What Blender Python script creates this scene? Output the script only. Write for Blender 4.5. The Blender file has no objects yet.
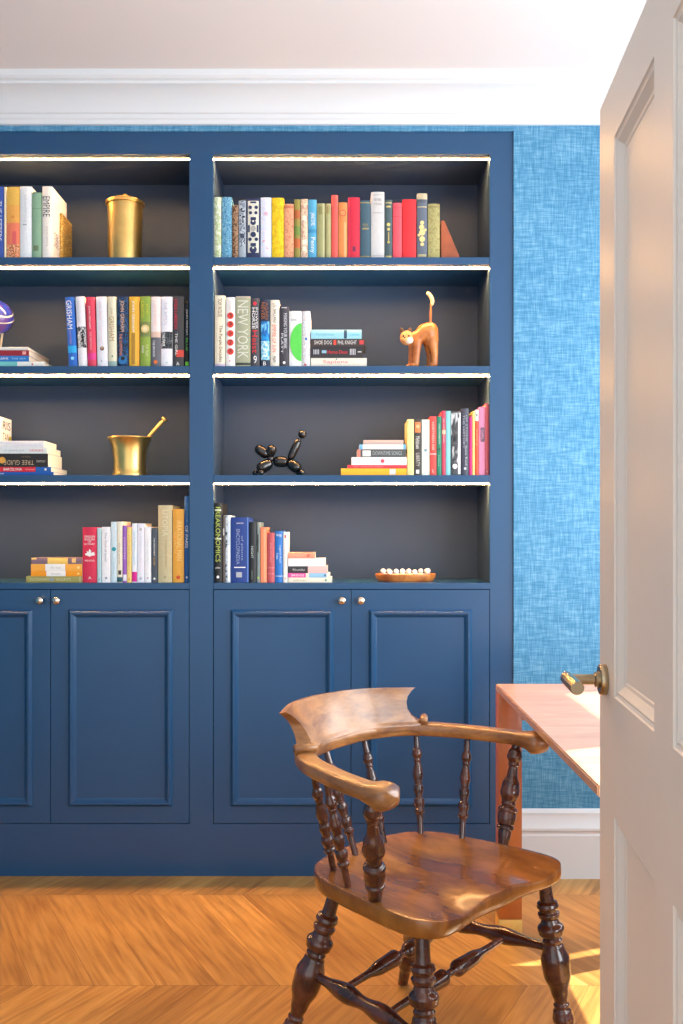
import bpy, bmesh, math, random
from mathutils import Vector, Matrix
random.seed(7)
SC = bpy.context.scene
COL = SC.collection
PI = math.pi
F = 960.0; CX = 341.5; HY = 530.0; H = 1.215          # focal length in pixels, principal column, horizon row, eye height
def PX(x, Y): return (x - CX) * Y / F
def PZ(y, Y): return H + (HY - y) * Y / F

# ------------------------------------------------------------------ materials
def lin(c):
    c = c / 255.0
    return c / 12.92 if c <= 0.04045 else ((c + 0.055) / 1.055) ** 2.4
def rgb(c): return (lin(c[0]), lin(c[1]), lin(c[2]), 1.0)
MATS = {}
def base_mat(name):
    m = bpy.data.materials.new(name); m.use_nodes = True
    nt = m.node_tree
    return m, nt, nt.nodes['Principled BSDF']
def N(nt, t, **kw):
    n = nt.nodes.new(t)
    for k, v in kw.items(): setattr(n, k, v)
    return n
def math_(nt, op, a, b=None, c=None):
    n = nt.nodes.new('ShaderNodeMath'); n.operation = op
    for i, v in enumerate((a, b, c)):
        if v is None: continue
        if isinstance(v, (int, float)): n.inputs[i].default_value = v
        else: nt.links.new(v, n.inputs[i])
    return n.outputs[0]
def mixc(nt, fac, a, b, mode='MIX'):
    n = nt.nodes.new('ShaderNodeMix'); n.data_type = 'RGBA'; n.blend_type = mode
    if isinstance(fac, (int, float)): n.inputs[0].default_value = fac
    else: nt.links.new(fac, n.inputs[0])
    for i, v in ((6, a), (7, b)):
        if isinstance(v, tuple): n.inputs[i].default_value = v
        else: nt.links.new(v, n.inputs[i])
    return n.outputs[2]
def ramp(nt, fac, stops, interp='LINEAR'):
    n = nt.nodes.new('ShaderNodeValToRGB'); n.color_ramp.interpolation = interp
    els = n.color_ramp.elements
    while len(els) < len(stops): els.new(0.5)
    for e, (p, c) in zip(els, stops): e.position = p; e.color = c
    nt.links.new(fac, n.inputs[0])
    return n.outputs[0]
def plain(c, rough=0.5, metal=0.0, var=0.06, scale=60.0, spec=0.5, coat=0.0, bump=0.0):
    key = ('p', tuple(c), rough, metal, var, scale, spec, coat, bump)
    if key in MATS: return MATS[key]
    m, nt, b = base_mat('mat_%d_%d_%d' % tuple(c))
    tc = N(nt, 'ShaderNodeTexCoord'); no = N(nt, 'ShaderNodeTexNoise')
    no.inputs['Scale'].default_value = scale; no.inputs['Detail'].default_value = 3
    nt.links.new(tc.outputs['Object'], no.inputs['Vector'])
    r = rgb(c)
    lo = tuple(v * (1 - var) for v in r[:3]) + (1,)
    hi = tuple(min(1, v * (1 + var)) for v in r[:3]) + (1,)
    nt.links.new(ramp(nt, no.outputs['Fac'], [(0.3, lo), (0.7, hi)]), b.inputs['Base Color'])
    b.inputs['Roughness'].default_value = rough; b.inputs['Metallic'].default_value = metal
    b.inputs['Specular IOR Level'].default_value = spec; b.inputs['Coat Weight'].default_value = coat
    b.inputs['Coat Roughness'].default_value = 0.12
    if bump:
        bp = N(nt, 'ShaderNodeBump'); bp.inputs['Strength'].default_value = bump; bp.inputs['Distance'].default_value = 0.002
        nt.links.new(no.outputs['Fac'], bp.inputs['Height']); nt.links.new(bp.outputs[0], b.inputs['Normal'])
    MATS[key] = m
    return m
def blotch(cols, scale=30.0, kind='noise', rough=0.6, stretch=(1, 1, 1), metal=0.0, dist=0.0, interp='CONSTANT', spec=0.4):
    key = ('b', tuple(map(tuple, cols)), scale, kind, stretch, interp)
    if key in MATS: return MATS[key]
    m, nt, b = base_mat('pattern')
    tc = N(nt, 'ShaderNodeTexCoord'); mp = N(nt, 'ShaderNodeMapping'); mp.inputs['Scale'].default_value = stretch
    nt.links.new(tc.outputs['Object'], mp.inputs['Vector'])
    if kind == 'noise':
        no = N(nt, 'ShaderNodeTexNoise'); no.inputs['Scale'].default_value = scale; no.inputs['Detail'].default_value = 2
        no.inputs['Distortion'].default_value = dist; fac = no.outputs['Fac']
    elif kind == 'voronoi':
        no = N(nt, 'ShaderNodeTexVoronoi'); no.inputs['Scale'].default_value = scale; fac = no.outputs['Distance']
    else:
        no = N(nt, 'ShaderNodeTexWave'); no.inputs['Scale'].default_value = scale; no.bands_direction = 'Z'
        no.inputs['Distortion'].default_value = dist; no.inputs['Detail'].default_value = 1; fac = no.outputs['Fac']
    nt.links.new(mp.outputs[0], no.inputs['Vector'])
    n = len(cols)
    lo, hi = (0.34, 0.66) if kind == 'noise' else (0.0, 0.85)
    st = [(lo + (hi - lo) * i / n, rgb(c)) for i, c in enumerate(cols)]
    nt.links.new(ramp(nt, fac, st, interp), b.inputs['Base Color'])
    b.inputs['Roughness'].default_value = rough; b.inputs['Metallic'].default_value = metal
    b.inputs['Specular IOR Level'].default_value = spec
    MATS[key] = m
    return m
def wood(name, dark, light, rough=0.3, scale=6.0, stretch=(1, 1, 1), coat=0.3, dist=3.0, blot=0.5):
    m, nt, b = base_mat(name)
    tc = N(nt, 'ShaderNodeTexCoord'); mp = N(nt, 'ShaderNodeMapping'); mp.inputs['Scale'].default_value = stretch
    nt.links.new(tc.outputs['Object'], mp.inputs['Vector'])
    no = N(nt, 'ShaderNodeTexNoise'); no.inputs['Scale'].default_value = scale; no.inputs['Detail'].default_value = 6
    no.inputs['Distortion'].default_value = dist * 0.3
    nt.links.new(mp.outputs[0], no.inputs['Vector'])
    n2 = N(nt, 'ShaderNodeTexNoise'); n2.inputs['Scale'].default_value = scale * 6; n2.inputs['Detail'].default_value = 3
    nt.links.new(mp.outputs[0], n2.inputs['Vector'])
    f = math_(nt, 'ADD', math_(nt, 'MULTIPLY', no.outputs['Fac'], 0.75), math_(nt, 'MULTIPLY', n2.outputs['Fac'], 0.25))
    c1 = ramp(nt, f, [(0.36, rgb(dark)), (0.64, rgb(light))])
    n3 = N(nt, 'ShaderNodeTexNoise'); n3.inputs['Scale'].default_value = 7.0; n3.inputs['Detail'].default_value = 2
    nt.links.new(tc.outputs['Object'], n3.inputs['Vector'])
    g = ramp(nt, n3.outputs['Fac'], [(0.35, (1 - blot * 0.55,) * 3 + (1,)), (0.65, (1.0,) * 3 + (1,))])
    nt.links.new(mixc(nt, 1.0, c1, g, 'MULTIPLY'), b.inputs['Base Color'])
    b.inputs['Roughness'].default_value = rough
    b.inputs['Coat Weight'].default_value = coat; b.inputs['Coat Roughness'].default_value = 0.22 if rough > .3 else 0.12
    return m

NAVY = plain((26, 72, 112), rough=0.32, var=0.03, scale=4, spec=0.5)
NAVY_IN = plain((50, 68, 94), rough=0.5, var=0.03, scale=4, spec=0.3)
WHITE = plain((216, 220, 224), rough=0.45, var=0.01, scale=3)
CEIL = plain((226, 221, 220), rough=0.8, var=0.01, scale=2)
DOORP = plain((234, 226, 216), rough=0.42, var=0.012, scale=5, spec=0.3)
PAGE = plain((240, 228, 205), rough=0.8, var=0.08, scale=220)
BRASS = plain((228, 192, 118), rough=0.34, metal=1.0, var=0.10, scale=18)
BRONZE = plain((172, 156, 128), rough=0.26, metal=1.0, var=0.08, scale=30)
NICKEL = plain((222, 205, 186), rough=0.2, metal=1.0, var=0.03)
DARKW = wood('dark_turned_wood', (50, 24, 18), (98, 52, 36), rough=0.22, scale=14, coat=0.6, blot=0.4)
ARMW = wood('polished_arm_wood', (118, 72, 38), (178, 122, 68), rough=0.31, scale=9, stretch=(1, 1, 3), coat=0.35, blot=0.35)
SEATW = wood('figured_seat_wood', (116, 66, 26), (176, 114, 50), rough=0.26, scale=4, stretch=(1, 2.5, 1), coat=0.5, dist=2, blot=0.4)
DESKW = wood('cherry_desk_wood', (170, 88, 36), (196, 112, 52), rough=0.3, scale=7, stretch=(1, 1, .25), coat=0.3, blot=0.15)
DESK_GLARE = wood('cherry_top_with_glare', (196, 146, 112), (220, 174, 138), rough=0.3, scale=7, stretch=(.6, 3, 1), coat=0.4, blot=0.15)  # paler than the legs: glare on the top put into its colour
CATW = wood('carved_cat_wood', (176, 92, 34), (222, 142, 72), rough=0.4, scale=14, coat=0.2, blot=0.3)
TRAYW = wood('tray_wood', (150, 76, 26), (214, 132, 62), rough=0.4, scale=20, coat=0.2, blot=0.3)
BLACKCH = plain((16, 13, 13), rough=0.07, metal=0.0, var=0.0, spec=0.7, coat=0.0)

def emis(name, c, s, wave=0.0):
    m, nt, b = base_mat(name)
    b.inputs['Base Color'].default_value = (0.8, 0.8, 0.8, 1)
    b.inputs['Emission Color'].default_value = rgb(c); b.inputs['Emission Strength'].default_value = s
    return m
LED = emis('led_diffuser', (255, 190, 118), 240.0)

def wallpaper():
    m, nt, b = base_mat('blue_grasscloth')
    tc = N(nt, 'ShaderNodeTexCoord')
    outs = []
    for sc, dt in (((260, 1, 22), 3), ((22, 1, 260), 3), ((9, 1, 9), 4)):
        mp = N(nt, 'ShaderNodeMapping'); mp.inputs['Scale'].default_value = sc
        nt.links.new(tc.outputs['Object'], mp.inputs['Vector'])
        no = N(nt, 'ShaderNodeTexNoise'); no.inputs['Scale'].default_value = 1.0; no.inputs['Detail'].default_value = dt
        nt.links.new(mp.outputs[0], no.inputs['Vector']); outs.append(no.outputs['Fac'])
    f = math_(nt, 'ADD', math_(nt, 'MULTIPLY', outs[0], 0.45), math_(nt, 'MULTIPLY', outs[1], 0.45))
    f = math_(nt, 'ADD', f, math_(nt, 'MULTIPLY', outs[2], 0.10))
    c = ramp(nt, f, [(0.38, rgb((62, 122, 160))), (0.5, rgb((80, 140, 178))), (0.64, rgb((118, 168, 198)))])
    nt.links.new(c, b.inputs['Base Color']); b.inputs['Roughness'].default_value = 0.7
    b.inputs['Specular IOR Level'].default_value = 0.25
    bp = N(nt, 'ShaderNodeBump'); bp.inputs['Strength'].default_value = 0.25; bp.inputs['Distance'].default_value = 0.001
    nt.links.new(f, bp.inputs['Height']); nt.links.new(bp.outputs[0], b.inputs['Normal'])
    return m
WALLP = wallpaper()

def parquet():
    m, nt, b = base_mat('chevron_oak')
    tc = N(nt, 'ShaderNodeTexCoord'); sp = N(nt, 'ShaderNodeSeparateXYZ')
    nt.links.new(tc.outputs['Object'], sp.inputs[0])
    x, y = sp.outputs[0], sp.outputs[1]
    R, Wd = 0.637, 0.165
    d = math_(nt, 'SUBTRACT', 3.197, y)
    pp = math_(nt, 'PINGPONG', d, R)
    v = math_(nt, 'SUBTRACT', x, math_(nt, 'MULTIPLY', pp, 0.52))
    row = math_(nt, 'FLOOR', math_(nt, 'DIVIDE', d, R))
    pv = math_(nt, 'DIVIDE', v, Wd)
    pl = math_(nt, 'FLOOR', pv)
    wn = N(nt, 'ShaderNodeTexWhiteNoise'); wn.noise_dimensions = '2D'
    cb = N(nt, 'ShaderNodeCombineXYZ'); nt.links.new(pl, cb.inputs[0]); nt.links.new(row, cb.inputs[1])
    nt.links.new(cb.outputs[0], wn.inputs['Vector'])
    rnd = wn.outputs['Value']
    g = N(nt, 'ShaderNodeCombineXYZ')
    nt.links.new(math_(nt, 'ADD', math_(nt, 'MULTIPLY', v, 1.0), math_(nt, 'MULTIPLY', rnd, 37.0)), g.inputs[0])
    nt.links.new(math_(nt, 'MULTIPLY', y, 0.085), g.inputs[1])
    n1 = N(nt, 'ShaderNodeTexNoise'); n1.inputs['Scale'].default_value = 7.0; n1.inputs['Detail'].default_value = 2
    nt.links.new(g.outputs[0], n1.inputs['Vector'])
    rings = math_(nt, 'PINGPONG', math_(nt, 'MULTIPLY', n1.outputs['Fac'], 9.0), 0.5)
    n2 = N(nt, 'ShaderNodeTexNoise'); n2.inputs['Scale'].default_value = 70.0; n2.inputs['Detail'].default_value = 5
    nt.links.new(g.outputs[0], n2.inputs['Vector'])
    n4 = N(nt, 'ShaderNodeTexNoise'); n4.inputs['Scale'].default_value = 3.0; n4.inputs['Detail'].default_value = 3
    nt.links.new(tc.outputs['Object'], n4.inputs['Vector'])
    fac = math_(nt, 'ADD', math_(nt, 'MULTIPLY', rings, 0.30), math_(nt, 'MULTIPLY', n2.outputs['Fac'], 0.70))
    c = ramp(nt, fac, [(0.24, rgb((152, 104, 48))), (0.42, rgb((178, 130, 64))), (0.60, rgb((196, 148, 82)))])
    tone = ramp(nt, rnd, [(0.0, (0.72, 0.67, 0.60, 1)), (0.5, (0.93, 0.91, 0.88, 1)), (1.0, (1.10, 1.10, 1.08, 1))])
    c = mixc(nt, 1.0, c, tone, 'MULTIPLY')
    t4 = ramp(nt, n4.outputs['Fac'], [(0.3, (0.86, 0.86, 0.86, 1)), (0.7, (1.05, 1.05, 1.05, 1))])
    c = mixc(nt, 1.0, c, t4, 'MULTIPLY')
    e1 = math_(nt, 'PINGPONG', pv, 0.5)
    e2 = math_(nt, 'PINGPONG', d, R / 2)
    gap = math_(nt, 'MAXIMUM', math_(nt, 'LESS_THAN', e1, 0.006), math_(nt, 'LESS_THAN', e2, 0.0012))
    c = mixc(nt, math_(nt, 'MULTIPLY', gap, 0.6), c, rgb((90, 48, 18)))
    nt.links.new(c, b.inputs['Base Color'])
    b.inputs['Roughness'].default_value = 0.34; b.inputs['Specular IOR Level'].default_value = 0.45
    return m
PARQ = parquet()

# ------------------------------------------------------------------ mesh helpers
class MB:
    def __init__(s): s.bm = bmesh.new()
    def box(s, x0, x1, y0, y1, z0, z1, bev=0.0):
        vs = [s.bm.verts.new(p) for p in ((x0,y0,z0),(x1,y0,z0),(x1,y1,z0),(x0,y1,z0),(x0,y0,z1),(x1,y0,z1),(x1,y1,z1),(x0,y1,z1))]
        fs = [s.bm.faces.new([vs[i] for i in q]) for q in ((0,3,2,1),(4,5,6,7),(0,1,5,4),(1,2,6,5),(2,3,7,6),(3,0,4,7))]
        if bev:
            es = {e for f in fs for e in f.edges}
            bmesh.ops.bevel(s.bm, geom=list(es), offset=bev, segments=2, affect='EDGES', profile=0.6)
        return s
    def loft(s, rings, closed=True, cap=True):
        R = [[s.bm.verts.new(p) for p in r] for r in rings]
        n = len(R[0])
        for a, b in zip(R, R[1:]):
            for i in range(n if closed else n - 1):
                j = (i + 1) % n
                s.bm.faces.new((a[i], a[j], b[j], b[i]))
        if cap and closed:
            s.bm.faces.new(list(reversed(R[0]))); s.bm.faces.new(R[-1])
        return s
    def lathe(s, p0, p1, prof, seg=20, sub=4, cap=True):
        p0 = Vector(p0); p1 = Vector(p1); ax = p1 - p0; L = ax.length; a = ax.normalized()
        ref = Vector((0, 0, 1)) if abs(a.z) < 0.9 else Vector((1, 0, 0))
        u = a.cross(ref).normalized(); w = a.cross(u)
        pts = []
        for (t0, r0), (t1, r1) in zip(prof, prof[1:]):
            k = sub if abs(t1 - t0) > 0.012 else 1
            for i in range(k):
                q = i / k; e = (1 - math.cos(PI * q)) / 2
                pts.append((t0 + (t1 - t0) * q, r0 + (r1 - r0) * (e if sub > 1 else q)))
        pts.append(prof[-1])
        rings = []
        for t, r in pts:
            c = p0 + ax * t; r = max(r, 1e-4)
            rings.append([c + (u * math.cos(2*PI*i/seg) + w * math.sin(2*PI*i/seg)) * r for i in range(seg)])
        return s.loft(rings, cap=cap)
    def ellipsoid(s, c, r, rot=None, seg=16, rg=10):
        M = Matrix.Translation(c) @ (rot.to_4x4() if rot else Matrix.Identity(4)) @ Matrix.Diagonal((r[0], r[1], r[2], 1))
        bmesh.ops.create_uvsphere(s.bm, u_segments=seg, v_segments=rg, radius=1.0, matrix=M)
        return s
    def prism(s, poly, z0, z1):
        return s.loft([[(x, y, z0) for x, y in poly], [(x, y, z1) for x, y in poly]])
    def build(s, name, mat, parent=None, smooth=True, angle=40, loc=None):
        me = bpy.data.meshes.new(name)
        bmesh.ops.recalc_face_normals(s.bm, faces=s.bm.faces)
        s.bm.to_mesh(me); s.bm.free()
        if smooth:
            me.shade_smooth(); me.set_sharp_from_angle(angle=math.radians(angle))
        me.materials.append(mat)
        o = bpy.data.objects.new(name, me); COL.objects.link(o)
        if parent: o.parent = parent
        if loc: o.location = loc
        return o
def empty(name, loc=(0, 0, 0), rot=(0, 0, 0)):
    o = bpy.data.objects.new(name, None); COL.objects.link(o); o.location = loc; o.rotation_euler = rot
    o.empty_display_size = 0.05
    return o
def tag(o, label, cat, group=None, kind=None):
    if label: o['label'] = label
    if cat: o['category'] = cat
    if group: o['group'] = group
    if kind: o['kind'] = kind
    return o
def struct(mb, name, mat, label=None, smooth=False):
    o = mb.build(name, mat, smooth=smooth); o['kind'] = 'structure'
    if label: o['label'] = label
    return o

# ------------------------------------------------------------------ room shell
YF = 3.37          # plane of the bookcase front
YW = 3.362         # plane of the papered wall
CAB_L, CAB_R = -1.592, 0.602
CAB_T = 2.612
CEILZ = 2.765
XL, XR = -2.35, 1.78
Y0 = -0.9
struct(MB().box(XL - .1, XR + .1, Y0, 4.0, -0.06, 0.0), 'floor', PARQ, 'honey oak parquet floor laid in wide chevrons')
struct(MB().box(XL - .1, XR + .1, Y0, 4.0, CEILZ, CEILZ + .06), 'ceiling', CEIL, 'plain off-white ceiling')
w = MB()
w.box(XL, CAB_L - .001, YW, YW + .5, 0, CEILZ).box(CAB_R + .001, XR, YW, YW + .5, 0, CEILZ)
w.box(CAB_L - .001, CAB_R + .001, YW, YW + .5, CAB_T + .001, CEILZ).box(CAB_L, CAB_R, YW + .36, YW + .5, 0, CAB_T)
struct(w, 'wall_back', WALLP, 'blue woven-texture papered wall around the bookcase')
struct(MB().box(XL - .1, XL, Y0, 4.0, 0, CEILZ), 'wall_left', WALLP, 'blue papered side wall')
# right wall: unseen openings sized to throw sun patches, plus one added for fill
wa = dict(y0=1.35, y1=2.61, z0=0.85, z1=2.335)
wc = dict(y0=-0.6, y1=1.15, z0=0.55, z1=2.45)  # unseen opening added to let in soft fill
wb = dict(y0=2.76, y1=3.25, z0=0.85, z1=2.14)
w = MB()
w.box(XR, XR + .06, Y0, wc['y0'], 0, CEILZ).box(XR, XR + .06, wc['y1'], wa['y0'], 0, CEILZ)
w.box(XR, XR + .06, wc['y0'], wc['y1'], 0, wc['z0']).box(XR, XR + .06, wc['y0'], wc['y1'], wc['z1'], CEILZ)
w.box(XR, XR + .06, wa['y0'], wa['y1'], 0, wa['z0']).box(XR, XR + .06, wa['y0'], wa['y1'], wa['z1'], CEILZ)
w.box(XR, XR + .06, wa['y1'], wb['y0'], 0, CEILZ)
w.box(XR, XR + .06, wb['y0'], wb['y1'], 0, wb['z0']).box(XR, XR + .06, wb['y0'], wb['y1'], wb['z1'], CEILZ)
w.box(XR, XR + .06, wb['y1'], 4.0, 0, CEILZ)
struct(w, 'wall_right', WALLP, 'blue papered side wall with three unseen windows placed for the light')
for i, q in enumerate((wa, wb, wc)):
    f = MB(); t = 0.03
    f.box(XR + .02, XR + .05, q['y0'], q['y0'] + t, q['z0'], q['z1']).box(XR + .02, XR + .05, q['y1'] - t, q['y1'], q['z0'], q['z1'])
    f.box(XR + .02, XR + .05, q['y0'] + t, q['y1'] - t, q['z0'], q['z0'] + t).box(XR + .02, XR + .05, q['y0'] + t, q['y1'] - t, q['z1'] - t, q['z1'])
    struct(f, 'window_%d' % (i + 1), WHITE, 'white frame of an unseen window placed for the light in the right wall')

def profile_run(prof, x0, x1, yw):
    mb = MB()
    rings = [[(x, yw - d, z) for d, z in prof] for x in (x0, x1)]
    return mb.loft(rings)
# cornice (profile read in distance from the wall / height)
zb = PZ(125.5, YW)
C = [(0, zb), (.012, zb), (.014, zb+.012), (.020, zb+.018), (.022, zb+.030), (.030, zb+.033), (.034, zb+.040),
     (.040, zb+.052), (.055, zb+.070), (.078, zb+.086), (.100, zb+.094), (.112, zb+.096), (.113, zb+.104), (.124, zb+.108),
     (.132, zb+.116), (.136, CEILZ), (0, CEILZ)]
o = profile_run(C, XL, XR, YW).build('trim_1', WHITE, angle=25); o['kind'] = 'structure'; o['label'] = 'white moulded plaster cornice along the back wall'
B = [(0, 0.0), (.020, 0.0), (.020, .150), (.017, .156), (.017, .163), (.022, .168), (.022, .176), (.014, .190), (.012, .205), (.009, .215), (.010, .226), (.004, .238), (0, .240)]
for nm, a, b_ in (('baseboard_right', CAB_R + .002, XR), ('baseboard_left', XL, CAB_L - .002)):
    o = profile_run(B, a, b_, YW).build(nm, WHITE, angle=25); o['kind'] = 'structure'; o['label'] = 'tall white moulded skirting board on the back wall'

# ------------------------------------------------------------------ bookcase
S = [2.173, 1.791, 1.408, 1.029]          # tops of the four shelf levels
bc = empty('built_in_bookcase', ((CAB_L + CAB_R) / 2, YF, 0))
tag(bc, 'navy blue built-in bookcase with lit open shelves over panelled cupboard doors', 'bookcase')
ox = -(CAB_L + CAB_R) / 2
def P(mb, name, mat, par=bc, **k):
    bmesh.ops.translate(mb.bm, verts=mb.bm.verts, vec=(ox, -YF, 0))
    return mb.build(name, mat, par, **k)
BAYS = [(-1.508, -.5336), (-.4511, .5213)]
TOPB = 2.535
DB, DT = .183, 1.004
f = MB()
f.box(CAB_L, BAYS[0][0], YF, YF+.022, 0, CAB_T).box(BAYS[0][1], BAYS[1][0], YF, YF+.022, 0, CAB_T).box(BAYS[1][1], CAB_R, YF, YF+.022, 0, CAB_T)
for a, b_ in BAYS:
    f.box(a, b_, YF, YF+.022, TOPB, CAB_T).box(a, b_, YF, YF+.022, 0, DB)
P(f, 'face_frame', NAVY, smooth=False)
YB = YF + .305
P(MB().box(CAB_L+.01, CAB_R-.01, YB, YB+.018, 0.0, CAB_T-.01), 'back_panel', NAVY_IN, smooth=False)
for a, b_ in ((CAB_L+.01, BAYS[0][0]), (BAYS[0][1], BAYS[1][0]), (BAYS[1][1], CAB_R-.01)):
    P(MB().box(a, b_, YF+.0225, YB-.0005, 0.0, TOPB+.02), 'side_panel', NAVY_IN, smooth=False)
for a, b_ in BAYS:
    P(MB().box(a+.0005, b_-.0005, YF+.0225, YB-.0005, TOPB, TOPB+.02), 'top_panel', NAVY_IN, smooth=False)
    for k, z in enumerate(S[:3]):
        P(MB().box(a+.0005, b_-.0005, YF+.001, YB-.0005, z-.0255, z, bev=.0015), 'shelf', NAVY, smooth=False)
    P(MB().box(a+.0005, b_-.0005, YF+.0003, YB-.0005, DT+.003, S[3], bev=.0012), 'worktop', NAVY, smooth=False)
    P(MB().box(a+.0005, b_-.0005, YF+.03, YB-.0005, DB-.02, DB-.002), 'bottom_panel', NAVY_IN, smooth=False)
    for z in [TOPB] + [s - .0255 for s in S[:3]]:
        P(MB().box(a+.002, b_-.002, YF+.0305, YF+.0405, z-.0052, z-.0004), 'led_strip', LED, smooth=False)
        P(MB().box(a+.001, b_-.001, YF+.0286, YF+.0303, z-.0046, z-.0004), 'led_channel_lip', NAVY_IN, smooth=False)
        P(MB().box(a+.001, b_-.001, YF+.0408, YF+.0428, z-.0066, z-.0004), 'led_channel_lip', NAVY_IN, smooth=False)
def rect_moulding(x0, x1, z0, z1, yf):
    prof = [(0, 0), (.0005, .003), (.007, .0105), (.009, .0125), (.014, .0125), (.016, .011), (.017, .0085), (.0185, .0085), (.0265, .001), (.029, .0)]
    rings = []
    for d, h in prof:
        rings.append([(x0+d, yf-h, z0+d), (x1-d, yf-h, z0+d), (x1-d, yf-h, z1-d), (x0+d, yf-h, z1-d)])
    mb = MB(); R = [[mb.bm.verts.new(p) for p in r] for r in rings]
    for a, b_ in zip(R, R[1:]):
        for i in range(4):
            j = (i+1) % 4; mb.bm.faces.new((a[i], a[j], b_[j], b_[i]))
    return mb
KN = [(0, .006), (.18, .0055), (.34, .0045), (.5, .0055), (.56, .0115), (.66, .0135), (.8, .013), (.92, .0095), (1, .002)]
def knob(x, z, par):
    mb = MB().lathe((x, YF-.0005, z), (x, YF-.026, z), KN, seg=24)
    return P(mb, 'knob', NICKEL, par)
g = .0022
mid = .0333
doors = [(BAYS[0][0]+g, -1.0215-g/2, (PX(-70,YF), PX(32.5,YF)), PX(41,YF)), (-1.0215+g/2, BAYS[0][1]-g, (PX(68.4,YF), PX(172.7,YF)), PX(57.5,YF)),
         (BAYS[1][0]+g, mid-g/2, (PX(230.5,YF), PX(333.5,YF)), PX(342,YF)), (mid+g/2, BAYS[1][1]-g, (PX(368.7,YF), PX(471.8,YF)), PX(361,YF))]
for a, b_, (m0, m1), kx in doors:
    d = P(MB().box(a, b_, YF+.0005, YF+.0225, DB+g, DT+.003-g, bev=.0008), 'door', NAVY, smooth=False)
    mm = rect_moulding(m0, m1, PZ(806.3, YF), PZ(609.5, YF), YF+.0005)
    P(mm, 'panel_moulding', NAVY, d, angle=20)
    knob(kx, PZ(600.3, YF), d)

# ------------------------------------------------------------------ books
def text_mesh(s):
    cu = bpy.data.curves.new('t', 'FONT'); cu.body = s; cu.resolution_u = 2; cu.extrude = 0.0
    ob = bpy.data.objects.new('t', cu)
    me = bpy.data.meshes.new_from_object(ob)
    bpy.data.objects.remove(ob); bpy.data.curves.remove(cu)
    return me
def T(s, c, y0, y1, x0=.22, x1=.78, mode='v'): return ('t', s, c, y0, y1, x0, x1, mode)
def Bd(c, y0, y1, x0=0.0, x1=1.0): return ('b', c, y0, y1, x0, x1)
def Dc(c, cy, r, cx=.5): return ('d', c, cy, r, cx)
def fit_text(s, c, X0, X1, Z0, Z1, mode, y, parent, name='spine_title', face='front'):
    me = text_mesh(s)
    if not me.vertices: return None
    xs = [v.co.x for v in me.vertices]; ys = [v.co.y for v in me.vertices]
    ax, bx, ay, by = min(xs), max(xs), min(ys), max(ys)
    for v in me.vertices:
        p = (v.co.x-ax)/(bx-ax); q = (v.co.y-ay)/(by-ay)
        if mode == 'v': X = X0 + (X1-X0)*q; Z = Z1 - (Z1-Z0)*p
        elif mode == 'u': X = X1 - (X1-X0)*q; Z = Z0 + (Z1-Z0)*p
        else: X = X0 + (X1-X0)*p; Z = Z0 + (Z1-Z0)*q
        v.co = (X, y, Z) if face == 'front' else (y, X, Z)
    me.materials.clear(); me.materials.append(plain(c, rough=.6, var=.02) if not hasattr(c, 'name') else c)
    o = bpy.data.objects.new(name, me); COL.objects.link(o); o.parent = parent
    return o
YS = YF + .022
def mk_book(name, w, d, h, mat, decor, hard=True, loc=(0,0,0), rot=(0,0,0), bulge=None, pages=PAGE, pats=None):
    """local frame: x thickness (centred), y depth (spine at 0), z height"""
    root = empty(name, loc, rot)
    t = min(.0022 if hard else .0007, w * .14); b = (.0035 if hard else .0012) if bulge is None else bulge
    b = min(b, w * .25)
    n = 6
    outer = [(-w/2, d)]; inner = [(-w/2+t, d)]
    for i in range(n+1):
        x = -w/2 + w*i/n; k = (2*x/w)
        outer.append((x, b*k*k)); inner.append((x*(1-2*t/w), b*k*k + t))
    outer.append((w/2, d)); inner.append((w/2-t, d))
    poly_n = len(outer)
    mb = MB(); bm = mb.bm
    lo = [bm.verts.new((x, y, 0)) for x, y in outer]; li = [bm.verts.new((x, y, 0)) for x, y in inner]
    ho = [bm.verts.new((x, y, h)) for x, y in outer]; hi = [bm.verts.new((x, y, h)) for x, y in inner]
    for i in range(poly_n-1):
        j = i+1
        bm.faces.new((lo[i], lo[j], ho[j], ho[i])); bm.faces.new((li[j], li[i], hi[i], hi[j]))
        bm.faces.new((lo[i], li[i], li[j], lo[j])); bm.faces.new((ho[i], ho[j], hi[j], hi[i]))
    for a in (0, poly_n-1):
        bm.faces.new((lo[a], ho[a], hi[a], li[a]))
    mb.build('cover', mat, root, angle=50)
    ins = .003 if hard else .0004
    ix = t + .0002
    MB().box(-w/2+ix, w/2-ix, b+t+.0002, d-ins-.0005, ins, h-ins).build('page_block', pages, root, smooth=False)
    for kq, q in enumerate(decor):
        eps = .00012 * kq
        if q[0] == 't':
            _, s, c, y0, y1, x0, x1, mode = q
            fit_text(s, c, -w/2+w*x0, -w/2+w*x1, h*(1-y1), h*(1-y0), mode, -.0006 - eps, root)
        elif q[0] == 'b':
            _, c, y0, y1, x0, x1 = q
            m_ = c if hasattr(c, 'name') else plain(c, rough=.5, var=.03)
            mb = MB(); rows = []
            for z in (h*(1-y1), h*(1-y0)):
                r = []
                for i in range(7):
                    fx = x0 + (x1-x0)*i/6; x = -w/2+w*fx; r.append((x*1.002, b*(2*x/w)**2 - .0003 - eps, z))
                rows.append(r)
            mb.loft(rows, closed=False, cap=False).build('spine_band', m_, root, smooth=False)
        elif q[0] == 'd':
            _, c, cy, r, cx = q
            m_ = c if hasattr(c, 'name') else plain(c, rough=.5, var=.03)
            cz = h*(1-cy); X = -w/2+w*cx; rr = r*w
            pts = []
            for i in range(20):
                a = 2*PI*i/20; px = max(-w/2, min(w/2, X+rr*math.cos(a))); pts.append((px, -.0005 - eps, cz+rr*math.sin(a)))
            mb = MB(); vs = [mb.bm.verts.new(p) for p in pts]; mb.bm.faces.new(vs)
            mb.build('spine_emblem', m_, root, smooth=False)
    return root
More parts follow.
